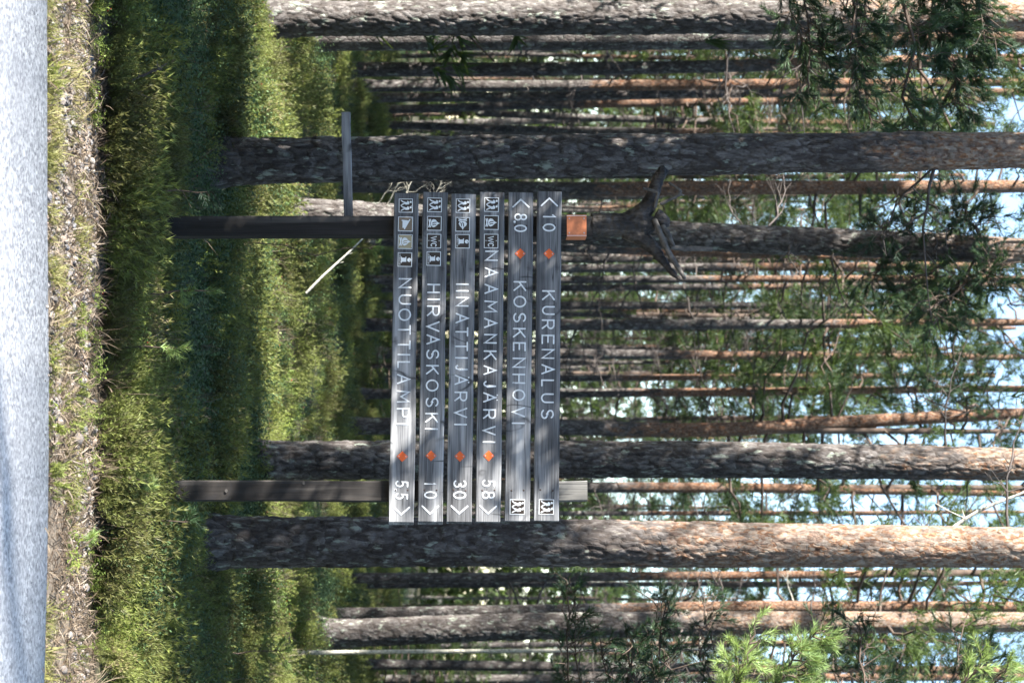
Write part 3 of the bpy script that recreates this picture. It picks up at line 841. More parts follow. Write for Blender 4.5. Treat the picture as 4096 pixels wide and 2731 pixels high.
def make_trunk(name, cx, cy, rad, H, n, dz, near, orange_z, seed, z0=-.15):
    """cx,cy,rad: functions of local height"""
    zs = np.arange(z0, min(H, 7.5), dz) if near else np.arange(z0, min(H, 7.5), dz)
    zs = np.concatenate([zs, np.arange(zs[-1] + .4, H + .2, .4)])
    a = np.linspace(0, 2 * math.pi, n, endpoint=False)
    A, Z = np.meshgrid(a, zs)
    r = rad(Z)
    flare = 1 + .5 * np.exp(-np.maximum(Z, 0) / .16) * (1 + .35 * np.sin(A * 3 + seed)) 
    r = r * flare
    fis = np.zeros_like(r)
    if near:
        r0 = float(rad(1.0)); per = max(7, round(2 * math.pi * r0 / .055))
        au = A / (2 * math.pi) * per
        wz = Z / .15
        wz = wz + .8 * (vnoise(np.cos(A) * 3 + seed, Z * 7, 21) - .5) + .5 * (vnoise(np.sin(A) * 5 + seed, Z * 16, 22) - .5)
        au2 = au + .7 * (vnoise(np.cos(A) * 2.5, Z * 9 + seed, 23) - .5)
        f1, f2, cid = worley(au2, wz, per, seed)
        edge = np.clip((f2 - f1) / .34, 0, 1)
        fis = (1 - edge) ** 1.5
        fade = np.clip(1 - (Z - orange_z) / 2.0, .6, 1)
        plate = edge ** .6 * .015 + (cid - .5) * .012
        fineb = (vnoise(au * 5 + cid * 50, Z * 55, 31) - .5) * .006
        r = r + (plate + fineb) * fade
        fis = fis * fade
    r = r * (1 + .02 * (vnoise(np.cos(A) * 1.5 + seed, Z * .8, 41) - .5))
    X = cx(Z) + r * np.cos(A); Y = cy(Z) + r * np.sin(A)
    V = np.stack([X, Y, Z], -1).reshape(-1, 3)
    L = len(zs)
    i = np.arange(L - 1)[:, None] * n; j = np.arange(n)[None]; j2 = (j + 1) % n
    Q = np.stack([i + j, i + j2, i + n + j2, i + n + j], -1).reshape(-1, 4)
    rise = np.clip((Z - orange_z + 1.0) / 2.2, -.6, 1.6).ravel()
    at = {'rise': rise}
    if near: at['fissure'] = fis.ravel()
    return mesh_np(name, V, Q, M['bark_near'] if near else M['bark'], smooth=True, attrs=at)

def add_dead(tree, cx, cy, rad, zlo, zhi, n, r, scale=(.5, 1.4), lichen=0.0):
    for k in range(n):
        z = r.uniform(zlo, zhi); az = r.uniform(0, 2 * math.pi)
        pool = DEADL if r.random() < lichen else DEAD
        s = r.uniform(*scale)
        R0 = float(rad(np.array(z))) * .8
        o = ob('dead_branch', pool[r.integers(len(pool))], tree,
               (float(cx(np.array(z))) + R0 * math.cos(az), float(cy(np.array(z))) + R0 * math.sin(az), z),
               (r.uniform(-.6, .6), r.uniform(-.35, .3), az), (s, s, s))

def make_bough(tree, name, p0, p1, n_shoot, mat, r, needle=.06, width=.0035, sag=-.08, rad=.014, twig=.28, nb=46, spread_z=.6, bare=.3):
    """world points; wood as part, needles as its sub-part"""
    off = np.array(tree.location)
    p0 = np.array(p0) - off; p1 = np.array(p1) - off
    q = curve(p0, p1, sag, 9, r, .025); ln = np.linalg.norm(p1 - p0)
    tm = TM(); tm.add(*tri_tube(q, np.linspace(rad, rad * .35, 9), 6), 0)
    tn = TM(); main = (p1 - p0) / ln
    O, A = [], []
    for k in range(n_shoot):
        t = bare + (1 - bare) * ((k + r.random()) / n_shoot)
        c = np.array([np.interp(t, np.linspace(0, 1, 9), q[:, i]) for i in range(3)])
        d = main * r.uniform(.3, .9) + np.array([r.normal() * .55, r.normal() * .55, r.normal() * spread_z + .15])
        d *= twig * r.uniform(.5, 1.3) * (1.25 - .5 * t) / np.linalg.norm(d)
        q2 = curve(c, c + d, .12, 4, r, .05)
        tm.add(*tri_tube(q2, np.linspace(.006, .0025, 4), 4), 0)
        for j in range(r.integers(1, 4)):
            s = r.uniform(.45, 1.0); c2 = c + d * s
            ax = d / np.linalg.norm(d) + r.normal(size=3) * .45 + np.array([0, 0, .35]); ax /= np.linalg.norm(ax)
            tip = c2 + ax * .09 * (needle / .06)
            tm.add(*tri_tube(np.stack([c2, tip]), [.003, .002], 3), 0)
            O.append(tip); A.append(ax)
    w = ob(name, tm.mesh(name, [M['limb']]), tree)
    tn.add(*blades(r, np.array(O), np.array(A), nb, needle, width, .75, .10 * (needle / .06)), 0)
    ob('needles', tn.mesh('needles', [M[mat]]), w)
    return w

# ------------------------------------------------------------------ the pines that can be told apart
def pine(pts, w0, w1, baseX=None, d=None, H=None, near=False, orange=3.6, label='', group=None, dead=8, seed=0, cb=None, lichen=0.0, crown=True, name='pine_tree', dz_lo=None, kind=None):
    if d is None: d = F * 1.70 / (HX - baseX)
    r = np.random.default_rng(1000 + seed)
    ux = np.array([p[0] for p in pts], float); uy = np.array([p[1] for p in pts], float)
    zpx = CAMZ + (ux - HX) * d / F; xpx = (uy - CX) * d / F
    # extend the line down to the soil and up to the top
    sl0 = (xpx[1] - xpx[0]) / (zpx[1] - zpx[0]); sl1 = (xpx[-1] - xpx[-2]) / (zpx[-1] - zpx[-2])
    x0 = float(xpx[0] - sl0 * zpx[0]); g = float(gz(x0, d))
    H = H or r.uniform(13.5, 16.5)
    zz = np.concatenate([[-.4], zpx - g, [max(H, zpx[-1] - g + 1)]])
    xx = np.concatenate([[xpx[0] + sl0 * (-.4 - zpx[0])], xpx, [xpx[-1] + sl1 * .6 * (max(H, zpx[-1] + 1) - zpx[-1])]]) - x0
    # monotone smoothing
    zf = np.linspace(zz[0], zz[-1], 60); xf = np.interp(zf, zz, xx)
    for _ in range(6): xf[1:-1] = (xf[:-2] + 2 * xf[1:-1] + xf[2:]) / 4
    cx = lambda z: np.interp(z, zf, xf)
    cy = lambda z: np.asarray(z) * r_lean + 0 * np.asarray(z)
    r_lean = r.normal() * .006
    zt = CAMZ + (4000 - HX) * d / F
    ra, rb = w0 * d / F / 2, w1 * d / F / 2
    rad = lambda z: np.interp(z, [0, 1.2, zt, max(H, zt + 1)], [ra, ra, rb, min(.025, rb * .4)])
    t = thing(name, label, 'pine', (x0, d, g), 0, group)
    n, dz = (84, .016) if near else ((24, .07) if d < 30 else (14, .16))
    ob('trunk', make_trunk('trunk', cx, cy, rad, H, n, dz, near, orange, seed), t)
    if crown:
        cbz = cb or H * r.uniform(.46, .55)
        s = (H - cbz) / 6.0
        ob('crown', CROWNS[r.integers(len(CROWNS))], t, (float(cx(np.array(cbz))), float(cy(np.array(cbz))), cbz), (0, 0, r.uniform(0, 6.28)), (s * 1.05, s * 1.05, s))
        if dead: add_dead(t, cx, cy, rad, dz_lo or 2.6, cbz + .8, dead, r, (.5, 1.5), lichen)
    return t, cx, cy, rad

BG = 'background pines behind the signboard'
TA = pine([(870, 2166), (2250, 2170), (3000, 2180), (4000, 2190)], 186, 155, 870, near=True, orange=3.4, dead=0, seed=1, H=15,
          label='thick pine with pale sunlit upper bark standing at the arrow end of the signboard')
TB = pine([(900, 645), (1400, 640), (2000, 626), (3000, 615), (4000, 602)], 168, 138, 900, near=True, orange=5.2, dead=0, seed=2, H=15,
          label='thick shaded pine behind the narrow side plank, its bark turning orange high up')
TC = pine([(1120, 76), (2300, 72), (3000, 71), (4000, 68)], 130, 120, 1120, near=True, orange=5.6, dead=0, seed=3, H=16,
          label='thick pine brightly sunlit from its foot, left of the shaded pine by the side plank')
TD = pine([(1045, 1843), (2300, 1835), (3000, 1837), (4000, 1856)], 142, 122, 1045, near=True, orange=6.2, dead=0, seed=4, H=15,
          label='thick grey shaded pine rising behind the boards beside the right post')
T12 = pine([(1190, 852), (1570, 872), (2200, 915), (2650, 940), (3000, 957), (3500, 975), (4096, 1006)], 108, 98, 1190, near=True, orange=7.5, dead=0, seed=5, H=15,
           label='leaning grey pine behind the left post, its foot lit pale by the sun')
TC2 = pine([(1300, 158), (2300, 160), (3000, 158), (4000, 152)], 92, 84, 1285, orange=7.0, dead=6, seed=6,
           label='grey pine half hidden behind the brightly sunlit thick pine')
T29 = pine([(1330, 2535), (2000, 2504), (2250, 2501), (3000, 2487), (4000, 2484)], 104, 76, 1330, near=True, orange=5.5, dead=8, seed=7,
           label='sunlit grey pine with orange top behind the bright young pine boughs')
T28 = pine([(1350, 2458), (2250, 2440), (3000, 2424), (4000, 2424)], 56, 44, 1365, orange=4.8, dead=18, seed=8, lichen=.3,
           label='slimmer pine with a glowing orange top beside the sunlit grey pine', dz_lo=5.0)
T23 = pine([(1402, 1702), (2250, 1708), (2700, 1722), (3000, 1715), (3500, 1682), (4096, 1652)], 68, 48, 1402, orange=5.0, dead=12, seed=9,
           label='crooked orange-barked pine whose trunk bends above the boards')
T11 = pine([(1380, 738), (2250, 760), (2900, 750), (3500, 750), (4096, 745)], 62, 54, 1385, orange=4.2, dead=12, seed=10, lichen=.05,
           label='sunlit orange pine close beside the root-topped post')
T17 = pine([(1520, 1222), (2250, 1222), (3000, 1220), (3900, 1218)], 38, 17, 1515, orange=30, dead=10, seed=11, crown=False, H=13,
           label='grey barkless dead pine snag behind the boards')
SLIM = 'slim background pine among the many trunks far behind the signboard'
SPEC = [ # pts, w0, w1, baseX
 ([(1500, 228), (2000, 216), (3000, 242), (4000, 262)], 18, 13, 1560), ([(1410, 278), (2000, 280), (2900, 268), (3500, 249), (4000, 240)], 58, 44, 1410),
 ([(1460, 344), (2000, 346), (2900, 340), (4000, 330)], 47, 38, 1455), ([(1480, 391), (2000, 388), (2900, 374), (4000, 366)], 38, 30, 1480),
 ([(1530, 440), (2000, 425), (2900, 408), (4000, 398)], 34, 24, 1520), ([(1600, 436), (2000, 457), (2500, 476), (2900, 488), (4000, 500)], 30, 22, 1545),
 ([(1530, 500), (1700, 504), (2000, 516), (2900, 530), (4000, 540)], 32, 20, 1530), ([(1530, 545), (2000, 543), (3000, 535), (4000, 530)], 18, 14, 1560),
 ([(1530, 712), (2000, 710), (3000, 706), (4000, 700)], 16, 13, 1560), ([(1400, 962), (1570, 968), (2400, 998), (2700, 1010), (4000, 1040)], 34, 26, 1440),
 ([(1500, 1076), (2250, 1074), (3000, 1067), (4000, 1060)], 37, 28, 1500), ([(1450, 1119), (2250, 1119), (3000, 1115), (3900, 1112)], 36, 22, 1450),
 ([(1500, 1152), (2250, 1152), (2700, 1148), (4000, 1140)], 31, 20, 1510), ([(1450, 1299), (2250, 1299), (2900, 1298), (4000, 1290)], 52, 30, 1450),
 ([(1530, 1313), (3000, 1312), (4000, 1312)], 20, 16, 1550), ([(1520, 1412), (2250, 1415), (2900, 1420), (3500, 1425), (4000, 1428)], 46, 26, 1495),
 ([(1520, 1514), (2250, 1512), (3000, 1507), (4000, 1500)], 31, 20, 1520), ([(1460, 1575), (2250, 1572), (3000, 1566), (4000, 1553)], 40, 28, 1460),
 ([(1540, 1680), (2250, 1676), (2900, 1674), (4000, 1660)], 19, 14, 1550), ([(1450, 1944), (2360, 1948), (3000, 1949), (4000, 1967)], 48, 34, 1440),
 ([(1520, 2054), (2300, 2052), (3000, 2050), (4000, 2046)], 22, 14, 1530), ([(1370, 2311), (2250, 2307), (3200, 2298), (4000, 2292)], 42, 26, 1380),
 ([(1420, 2341), (2250, 2334), (3200, 2330), (4000, 2326)], 24, 16, 1470), ([(1520, 2586), (2400, 2576), (2900, 2570), (4000, 2560)], 20, 14, 1530),
 ([(1470, 2655), (2300, 2664), (3000, 2668), (4000, 2676)], 42, 30, 1465), ([(1500, 2716), (2300, 2712), (3000, 2708), (4000, 2700)], 38, 28, 1490),
 ([(1520, 4), (2500, 2), (4000, -4)], 22, 18, 1530), ([(1500, 1356), (3000, 1352), (4000, 1349)], 9, 7, 1560), ([(1540, 1236), (3000, 1246), (4000, 1250)], 20, 14, 1555), ([(1530, 1452), (3000, 1448), (4000, 1440)], 16, 12, 1560)]
ORD = ['first', 'second', 'third', 'fourth', 'fifth', 'sixth', 'seventh', 'eighth', 'ninth', 'tenth', 'eleventh', 'twelfth', 'thirteenth']
LAB = {k: 'slim pine, %s from the sunlit thick pine going toward the side-plank pine' % ORD[k] for k in range(8)}
for j, k in enumerate((9, 10, 11, 12, 28, 13, 14, 27, 15, 29, 16, 17, 18)):
    LAB[k] = 'slim pine behind the boards, %s from the leaning pine going toward the right post' % ORD[j]
LAB.update({8: 'thin bright pine peeping out from behind the side-plank pine', 19: 'slim dark pine standing directly behind the right post', 20: 'thin dark pine between the right post and the pale-topped thick pine',
            21: 'slim pine next beyond the pale-topped thick pine at the arrow end', 22: 'thin pine close against the slim pine beyond the pale-topped thick pine', 23: 'thin lit pine just past the thin pale dead stem',
            24: 'slim dark pine second past the thin pale dead stem', 25: 'slim pine third past the thin pale dead stem', 26: 'thin orange pine just outside the sunlit thick pine, away from the sign'})
for k, (pts, w0, w1, bX) in enumerate(SPEC):
    pine(pts, w0, w1, bX, orange=float(rng.uniform(4.6, 9.0)), dead=int(rng.integers(15, 24)), seed=20 + k, label=LAB[k], group=BG)

# thin pale dead stem at the right
pine([(1220, 2609), (1700, 2604), (2100, 2602), (2600, 2598)], 17, 7, 1222, H=5.2, crown=False, dead=0, orange=30, seed=60, label='thin pale dead pine stem standing beside the sunlit grey pine')[0].children[0].data.materials[0] = M['lichenwood']
# lichen twigs on the leaning pine
t12, cx12, cy12, rad12 = T12
for (X, y, s, az, rx) in ((1545, 815, .75, math.pi, .5), (1600, 800, .62, math.pi * .97, -.9), (1505, 812, .55, math.pi * 1.03, 1.2), (1700, 830, .5, math.pi, .2)):
    z = CAMZ + (X - HX) * t12.location.y / F - t12.location.z
    ob('dead_branch', DEADL[int(X) % 4], t12, (float(cx12(z)) - .12, -.05, z), (rx, -.45, az), (s, s, s))
for T_, n_, lo, hi, lc in ((TA, 6, 4.6, 7.5, 0), (TC, 5, 5.0, 8.0, 0), (T12, 7, 5.0, 8.0, 0), (TD, 6, 4.8, 8, 0), (TB, 5, 5.2, 7.5, 0)):
    add_dead(T_[0], T_[1], T_[2], T_[3], lo, hi, n_, np.random.default_rng(70 + n_), (.5, 1.3), lc)

# ------------------------------------------------------------------ filler forest: far rows, and trees added beside the view for their shade
r = np.random.default_rng(5)
zc = lambda z: 0 * np.asarray(z)
def _ftr(k):
    rr = np.random.default_rng(600 + k); a1, a2, ph, le = rr.uniform(.03, .14), rr.uniform(.02, .08), rr.uniform(0, 6), rr.normal() * .018; r0 = rr.uniform(.075, .15)
    return make_trunk('trunk', lambda z: a1 * np.sin(np.asarray(z) * .45 + ph) + a2 * np.sin(np.asarray(z) * 1.1 + ph * 2) + le * np.asarray(z), zc, lambda z: np.interp(z, [0, 1, 15], [r0, r0 * .95, .028]), 15, 12, .25, False, rr.uniform(6.0, 11.0), 80 + k)
FTR = [_ftr(k) for k in range(9)]
def far_pine(x, y, label, group, dead=0, s=None, name='pine_tree', kind='tall'):
    s = s or r.uniform(.85, 1.15)
    t = thing(name, label, 'pine', (x, y, float(gz(x, y))), r.uniform(0, 6.28), group)
    ob('trunk', FTR[r.integers(9)], t, (0, 0, 0), (0, 0, 0), (s, s, s))
    cb = 15 * s * r.uniform(.42, .56); sc = (15 * s - cb) / 6.0
    ob('crown', CROWNS[r.integers(8)], t, (0, 0, cb), (0, 0, r.uniform(0, 6.28)), (sc * 1.1, sc * 1.1, sc))
    if dead: add_dead(t, zc, zc, lambda z: .08 + 0 * z, 2.5, cb + .5, dead, r, (.6, 1.6))
    return t
placed = []
def ok(x, y, dmin):
    for a, b in placed:
        if (a - x) ** 2 + (b - y) ** 2 < dmin * dmin: return False
    placed.append((x, y)); return True
n = 0
while n < 108:
    y = r.uniform(50, 105); x = r.uniform(-.2, .2) * y * 1.25
    if ok(x, y, 2.2):
        far_pine(x, y, 'far pine standing deep in the stand beyond the nearer background trunks', 'far pines deep in the stand', 9); n += 1
n = 0
while n < 46:        # beyond the left and right edges of the picture
    y = r.uniform(19, 62); side = -1 if r.random() < .7 else 1
    x = side * (.17 * y + r.uniform(1.0, 16))
    if x < 0 and y + .445 * (-x) < 27.0: continue
    if x > 0 and y < 22: continue
    if ok(x, y, 2.6):
        far_pine(x, y, 'pine of the surrounding stand, beyond the trees framed with the sign', 'surrounding stand pines'); n += 1
def young(x, y, h, label, group=None, w=1.0, z0=0.0, trunk_r=.05):
    g = float(gz(x, y))
    t = thing('young_pine', label, 'pine', (x, y, g), 0, group)
    tr = make_trunk('trunk', zc, zc, lambda z: np.interp(z, [0, h], [trunk_r, .012]), h, 10, .2, False, 2.5, int(x * 10) % 97)
    ob('trunk', tr, t)
    ob('crown', YOUNG[r.integers(3)], t, (0, 0, z0), (0, 0, r.uniform(0, 6.28)), (w, w, (h - z0) / 4.0))
    return t
# unseen pines added at the left so their shade falls across the signboard
def bushy(x, y, h, z0, w, label, group):
    g = float(gz(x, y))
    t = thing('young_pine', label, 'pine', (x, y, g), 0, group)
    ob('trunk', make_trunk('trunk', zc, zc, lambda z: np.interp(z, [0, h], [.09, .015]), h, 10, .2, False, 3.5, int(abs(x) * 10) % 97), t)
    ob('crown', DENSE[r.integers(3)], t, (0, 0, z0), (0, 0, r.uniform(0, 6.28)), (w, w, (h - z0) / 6.0))
for (x, y, h, z0, w) in ((-4.3, 10.75, 8.2, .5, 1.0), (-4.9, 12.5, 6.4, .6, 1.05), (-4.7, 14.2, 9.0, .6, 1.05), (-5.6, 15.3, 10.5, .6, 1.0), (-7.0, 10.6, 7.0, .8, 1.0)):
    bushy(x, y, h, z0, w, 'bushy young pine added out of view left of the signboard for its shade', 'added shade pines left of the signboard')
bushy(-6.4, 20.5, 11.0, 4.6, .8, 'tall unseen pine left of the brightly sunlit thick pine, added to shade the leaning pine', None)  # out-of-view pine added to keep sun off the leaning trunk's upper part
for k in range(17):  # unseen thicket added at the right to block sky light on trunk sides
    y = 12.8 + 2.6 * k + r.uniform(-.6, .6); x = .165 * y + 2.4 + r.uniform(0, 2.2)
    bushy(x, y, r.uniform(8, 12), r.uniform(.3, 1.2), 1.25, 'dense unseen pine added right of the stand to darken the trunk sides', 'added thicket pines right of the stand')
for y0 in (26.3, 32.0, 33.6, 35.0, 38.0, 39.6, 41.2, 44.5, 46.5, 48.5, 51.0, 53.0, 55.0, 58.0, 60.0, 63.0):  # thicket added beside the view, with gaps, to shade the far trunks
    x = -(.165 * y0 + r.uniform(.5, 2.0)); y = y0 + .45 * x + 0.0
    bushy(x, y, r.uniform(9, 13), r.uniform(.5, 2.0), 1.25, 'dense pine added left of the stand to shade the far trunks', 'added thicket pines left of the stand')
for k in range(22):      # unseen forest wall added across the road to cut the sky light
    x = -33 + 3.1 * k + r.uniform(-1, 1); y = r.uniform(-9.5, -4.5)
    bushy(x, y, r.uniform(11, 14), r.uniform(.3, 1.5), 1.5, 'dense unseen pine added across the road from the signboard to cut the sky light', 'added pines across the road')
young(-7.6, 12.6, 12.5, 'taller thin-crowned pine added just behind another, left of the signboard, to dapple the light', None, .8, 6.0, .1)  # sparse pine added out of view to dapple the thick pine's trunk
young(-6.3, 11.5, 11.5, 'taller thin-crowned pine added left of the signboard to dapple the light', None, .8, 5.2, .1)  # likewise unseen, its thin crown added to break up the sunlight
tp = young(-16.0, .8, 10.5, 'unseen pine added across the road to lay shade stripes on the asphalt', None, .6, 4.5, .1)  # unseen pine added for the shade stripes on the road
n = 0
while n < 44:        # understorey far back
    y = r.uniform(42, 92); x = r.uniform(-.19, .19) * y * 1.15
    if ok(x, y, 1.5):
        young(x, y, r.uniform(2.0, 7.0), 'young pine of the far understorey', 'young pines of the far understorey', r.uniform(.8, 1.3), .2); n += 1

# the wood that closes the view far behind
def far_wood():
    rr = np.random.default_rng(77); tm = TM()
    n = 15000; y = rr.uniform(112, 126, n); x = rr.uniform(-34, 34, n)
    top = 8.0 + 5.0 * vnoise(x * .16, x * 0, 71) + 3 * vnoise(x * .6, x * 0, 72)
    z = rr.random(n) ** 1.15 * top
    c = np.stack([x, y, z + gz(x, y)], -1); ax = rr.normal(size=(n, 3)) * .5 + np.array([0, 0, .6]); ax /= np.linalg.norm(ax, axis=1)[:, None]
    tm.add(*blades(rr, c, ax, 12, .6, .15, 1.0, .3), 0)
    tag(ob('distant_wood', tm.mesh('wood', [M['needle_far']])), 'distant green wood closing the view between the trunks', kind='stuff')
far_wood()

# ------------------------------------------------------------------ boughs reaching into the picture
rb_ = np.random.default_rng(9)
YR = 11.6
rp = thing('young_pine', 'roadside pine reaching bright green boughs in beside the thick pine at the arrow end', 'pine', (2.75, YR, float(gz(2.75, YR))))
ob('trunk', make_trunk('trunk', zc, zc, lambda z: np.interp(z, [0, 8], [.075, .02]), 8, 14, .1, False, 3.5, 91), rp)
for (Xa, ya, Xb, yb_, da, db, ns) in ((2960, 3250, 3270, 2520, 11.6, 11.4, 24), (2900, 3200, 3000, 2560, 11.7, 11.5, 22), (2950, 3300, 3180, 2600, 11.6, 11.2, 26), (2880, 3200, 2960, 2660, 11.5, 11.2, 22),
                                      (3700, 3200, 3930, 2640, 11.6, 11.4, 14), (3760, 3200, 4020, 2670, 11.6, 11.5, 12)):
    make_bough(rp, 'branch', P(Xa, ya, da), P(Xb, yb_, db), ns, 'needle_fresh', rb_, .058, .0036, -.05, .012, .17, 60, .4, .5)
ob('crown', YOUNG[1], rp, (.15, 0, 5.6), (0, 0, 1.0), (.7, .7, .6))
# shaded boughs at the right, farther in
rs = thing('pine_tree', 'shaded pine reaching thin dark boughs in front of the sunlit grey pine', 'pine', (4.1, 17.0, float(gz(4.1, 17.0))))
ob('trunk', FTR[0], rs); ob('crown', CROWNS[2], rs, (0, 0, 7.5), (0, 0, .4), (1.2, 1.2, 1.2))
for k in range(11):
    Xa = rb_.uniform(2250, 2900); yb_ = rb_.uniform(2330, 2640)
    make_bough(rs, 'branch', P(Xa + rb_.uniform(60, 260), 3150, 17.), P(Xa, yb_, rb_.uniform(15.5, 18)), 24, 'needle', rb_, .065, .0055, -.06, .012, .26, 34, .6, .35)
for k in range(7):
    Xa = rb_.uniform(3150, 4050); yb_ = rb_.uniform(2380, 2640)
    make_bough(rs, 'branch', P(Xa + rb_.uniform(-60, 160), 3150, 17.), P(Xa, yb_, rb_.uniform(17, 19.5)), 26, 'needle', rb_, .07, .006, -.05, .014, .3, 36, .6, .3)
# dark boughs from the upper left
lsx = -4.6
ls = thing('pine_tree', 'pine reaching a heavy dark bough across the sunlit thick pine high up', 'pine', (lsx, 17.6, float(gz(lsx, 17.6))))
ob('trunk', FTR[1], ls); ob('crown', CROWNS[3], ls, (0, 0, 8.2), (0, 0, 2.4), (1.0, 1.0, 1.1))
make_bough(ls, 'branch', P(3600, -950, 17.6), P(3690, 560, 17.2), 70, 'needle', rb_, .085, .0065, -.02, .03, .36, 52, .8, .45)
for (Xa, ya, Xb, yb_, ns) in ((3680, -800, 3880, 300, 44), (3720, -700, 3820, 420, 40), (3800, -800, 3940, 180, 34), (3750, -800, 3780, 250, 36), (3150, -800, 3260, 420, 22), (3330, -800, 3230, 330, 18), (3400, -700, 3420, 300, 16), (3560, -700, 3480, 480, 18)):
    make_bough(ls, 'branch', P(Xa, ya, 17.6), P(Xb, yb_, rb_.uniform(16.6, 18.6)), int(ns * 2.1), 'needle', rb_, .085, .0065, -.04, .016, .34, 52, .7, .4)
# boughs of the leaning pine and the orange pine, high up
for T_, lst in ((T12, ((3900, 3560, 1180, 30), (3950, 3780, 1240, 34), (3980, 3850, 830, 26), (4000, 3700, 1340, 30), (3850, 3520, 900, 22), (4060, 3960, 1120, 26), (3700, 3440, 1120, 16))),
               (T11, ((3900, 3700, 560, 12), (3950, 3760, 900, 22), (3700, 3450, 860, 14))),
               (T23, ((3950, 3700, 1500, 22), (4000, 3900, 1420, 24), (3900, 3620, 1560, 14), (4050, 3980, 1800, 18))),
               (T28, ((3600, 3300, 2650, 22), (3750, 3600, 2640, 26), (3900, 3750, 2300, 16), (3950, 3900, 2680, 24)))):
    tr, cxf, cyf, rdf = T_
    d = tr.location.y
    for (Xa, Xb, yb_, ns) in lst:
        z = CAMZ + (Xa - HX) * d / F - tr.location.z
        p0 = Vector((tr.location.x + float(cxf(z)), d + float(cyf(z)), z + tr.location.z))
        make_bough(tr, 'branch', p0, P(Xb, yb_, d - rb_.uniform(.2, 1.6)), int(ns * 1.6), 'needle', rb_, .085, .008, -.06, .022, .4, 40, .7, .35)

# pale dead branch reaching out high at the right of the thick grey pine
pd = TA[0]; d = pd.location.y + .3
q = np.array([np.array(P(X, y, d)) - np.array(pd.location) for X, y in ((3815, 2108), (3860, 2075), (3920, 2040), (3990, 2010), (4080, 1975), (4180, 1930))])
tm = TM(); tm.add(*tri_tube(q, np.linspace(.016, .008, 6), 6), 0)
for (a, b) in (((3865, 2075), (3790, 2040)), ((3790, 2040), (3740, 2012)), ((3860, 2075), (3848, 2035)), ((3990, 2010), (3975, 1998))):
    tm.add(*tri_tube(np.array([np.array(P(a[0], a[1], d)) - np.array(pd.location), np.array(P(b[0], b[1], d)) - np.array(pd.location)]), [.006, .003], 4), 0)
ob('dead_branch', tm.mesh('pale_branch', [M['lichenwood']]), pd)

# ------------------------------------------------------------------ ground cover
def scatter(name, sources, pts, rot, scl, idx, label):
    me = bpy.data.meshes.new(name)
    me.vertices.add(len(pts)); me.vertices.foreach_set('co', np.asarray(pts, np.float32).ravel())
    for an, ty, av, key in (('rot', 'FLOAT_VECTOR', rot, 'vector'), ('scl', 'FLOAT', scl, 'value'), ('idx', 'INT', idx, 'value')):
        a = me.attributes.new(an, ty, 'POINT'); a.data.foreach_set(key, np.asarray(av, np.int32 if ty == 'INT' else np.float32).ravel())
    o = ob(name, me); tag(o, label, kind='stuff')
    ng = bpy.data.node_groups.new(name, 'GeometryNodeTree')
    ng.interface.new_socket('Geometry', in_out='INPUT', socket_type='NodeSocketGeometry')
    ng.interface.new_socket('Geometry', in_out='OUTPUT', socket_type='NodeSocketGeometry')
    N = ng.nodes; Lk = ng.links
    gi = N.new('NodeGroupInput'); go = N.new('NodeGroupOutput'); jn = N.new('GeometryNodeJoinGeometry')
    def attr(nm, ty):
        x = N.new('GeometryNodeInputNamedAttribute'); x.data_type = ty; x.inputs['Name'].default_value = nm; return x.outputs['Attribute']
    ra, sa, ia = attr('rot', 'FLOAT_VECTOR'), attr('scl', 'FLOAT'), attr('idx', 'INT')
    e2r = N.new('FunctionNodeEulerToRotation'); Lk.new(ra, e2r.inputs[0])
    for k, sme in enumerate(sources):
        so = bpy.data.objects.new(name + '_piece', sme)
        oi = N.new('GeometryNodeObjectInfo'); oi.inputs['Object'].default_value = so
        ip = N.new('GeometryNodeInstanceOnPoints')
        cmp_ = N.new('FunctionNodeCompare'); cmp_.data_type = 'INT'; cmp_.operation = 'EQUAL'
        ins = [s for s in cmp_.inputs if s.type == 'INT']
        Lk.new(ia, ins[0]); ins[1].default_value = k
        Lk.new(gi.outputs[0], ip.inputs['Points']); Lk.new(cmp_.outputs[0], ip.inputs['Selection'])
        Lk.new(oi.outputs['Geometry'], ip.inputs['Instance'])
        Lk.new(e2r.outputs[0], ip.inputs['Rotation']); Lk.new(sa, ip.inputs['Scale'])
        Lk.new(ip.outputs[0], jn.inputs[0])
    Lk.new(jn.outputs[0], go.inputs[0])
    md = o.modifiers.new('scatter', 'NODES'); md.node_group = ng
    return o

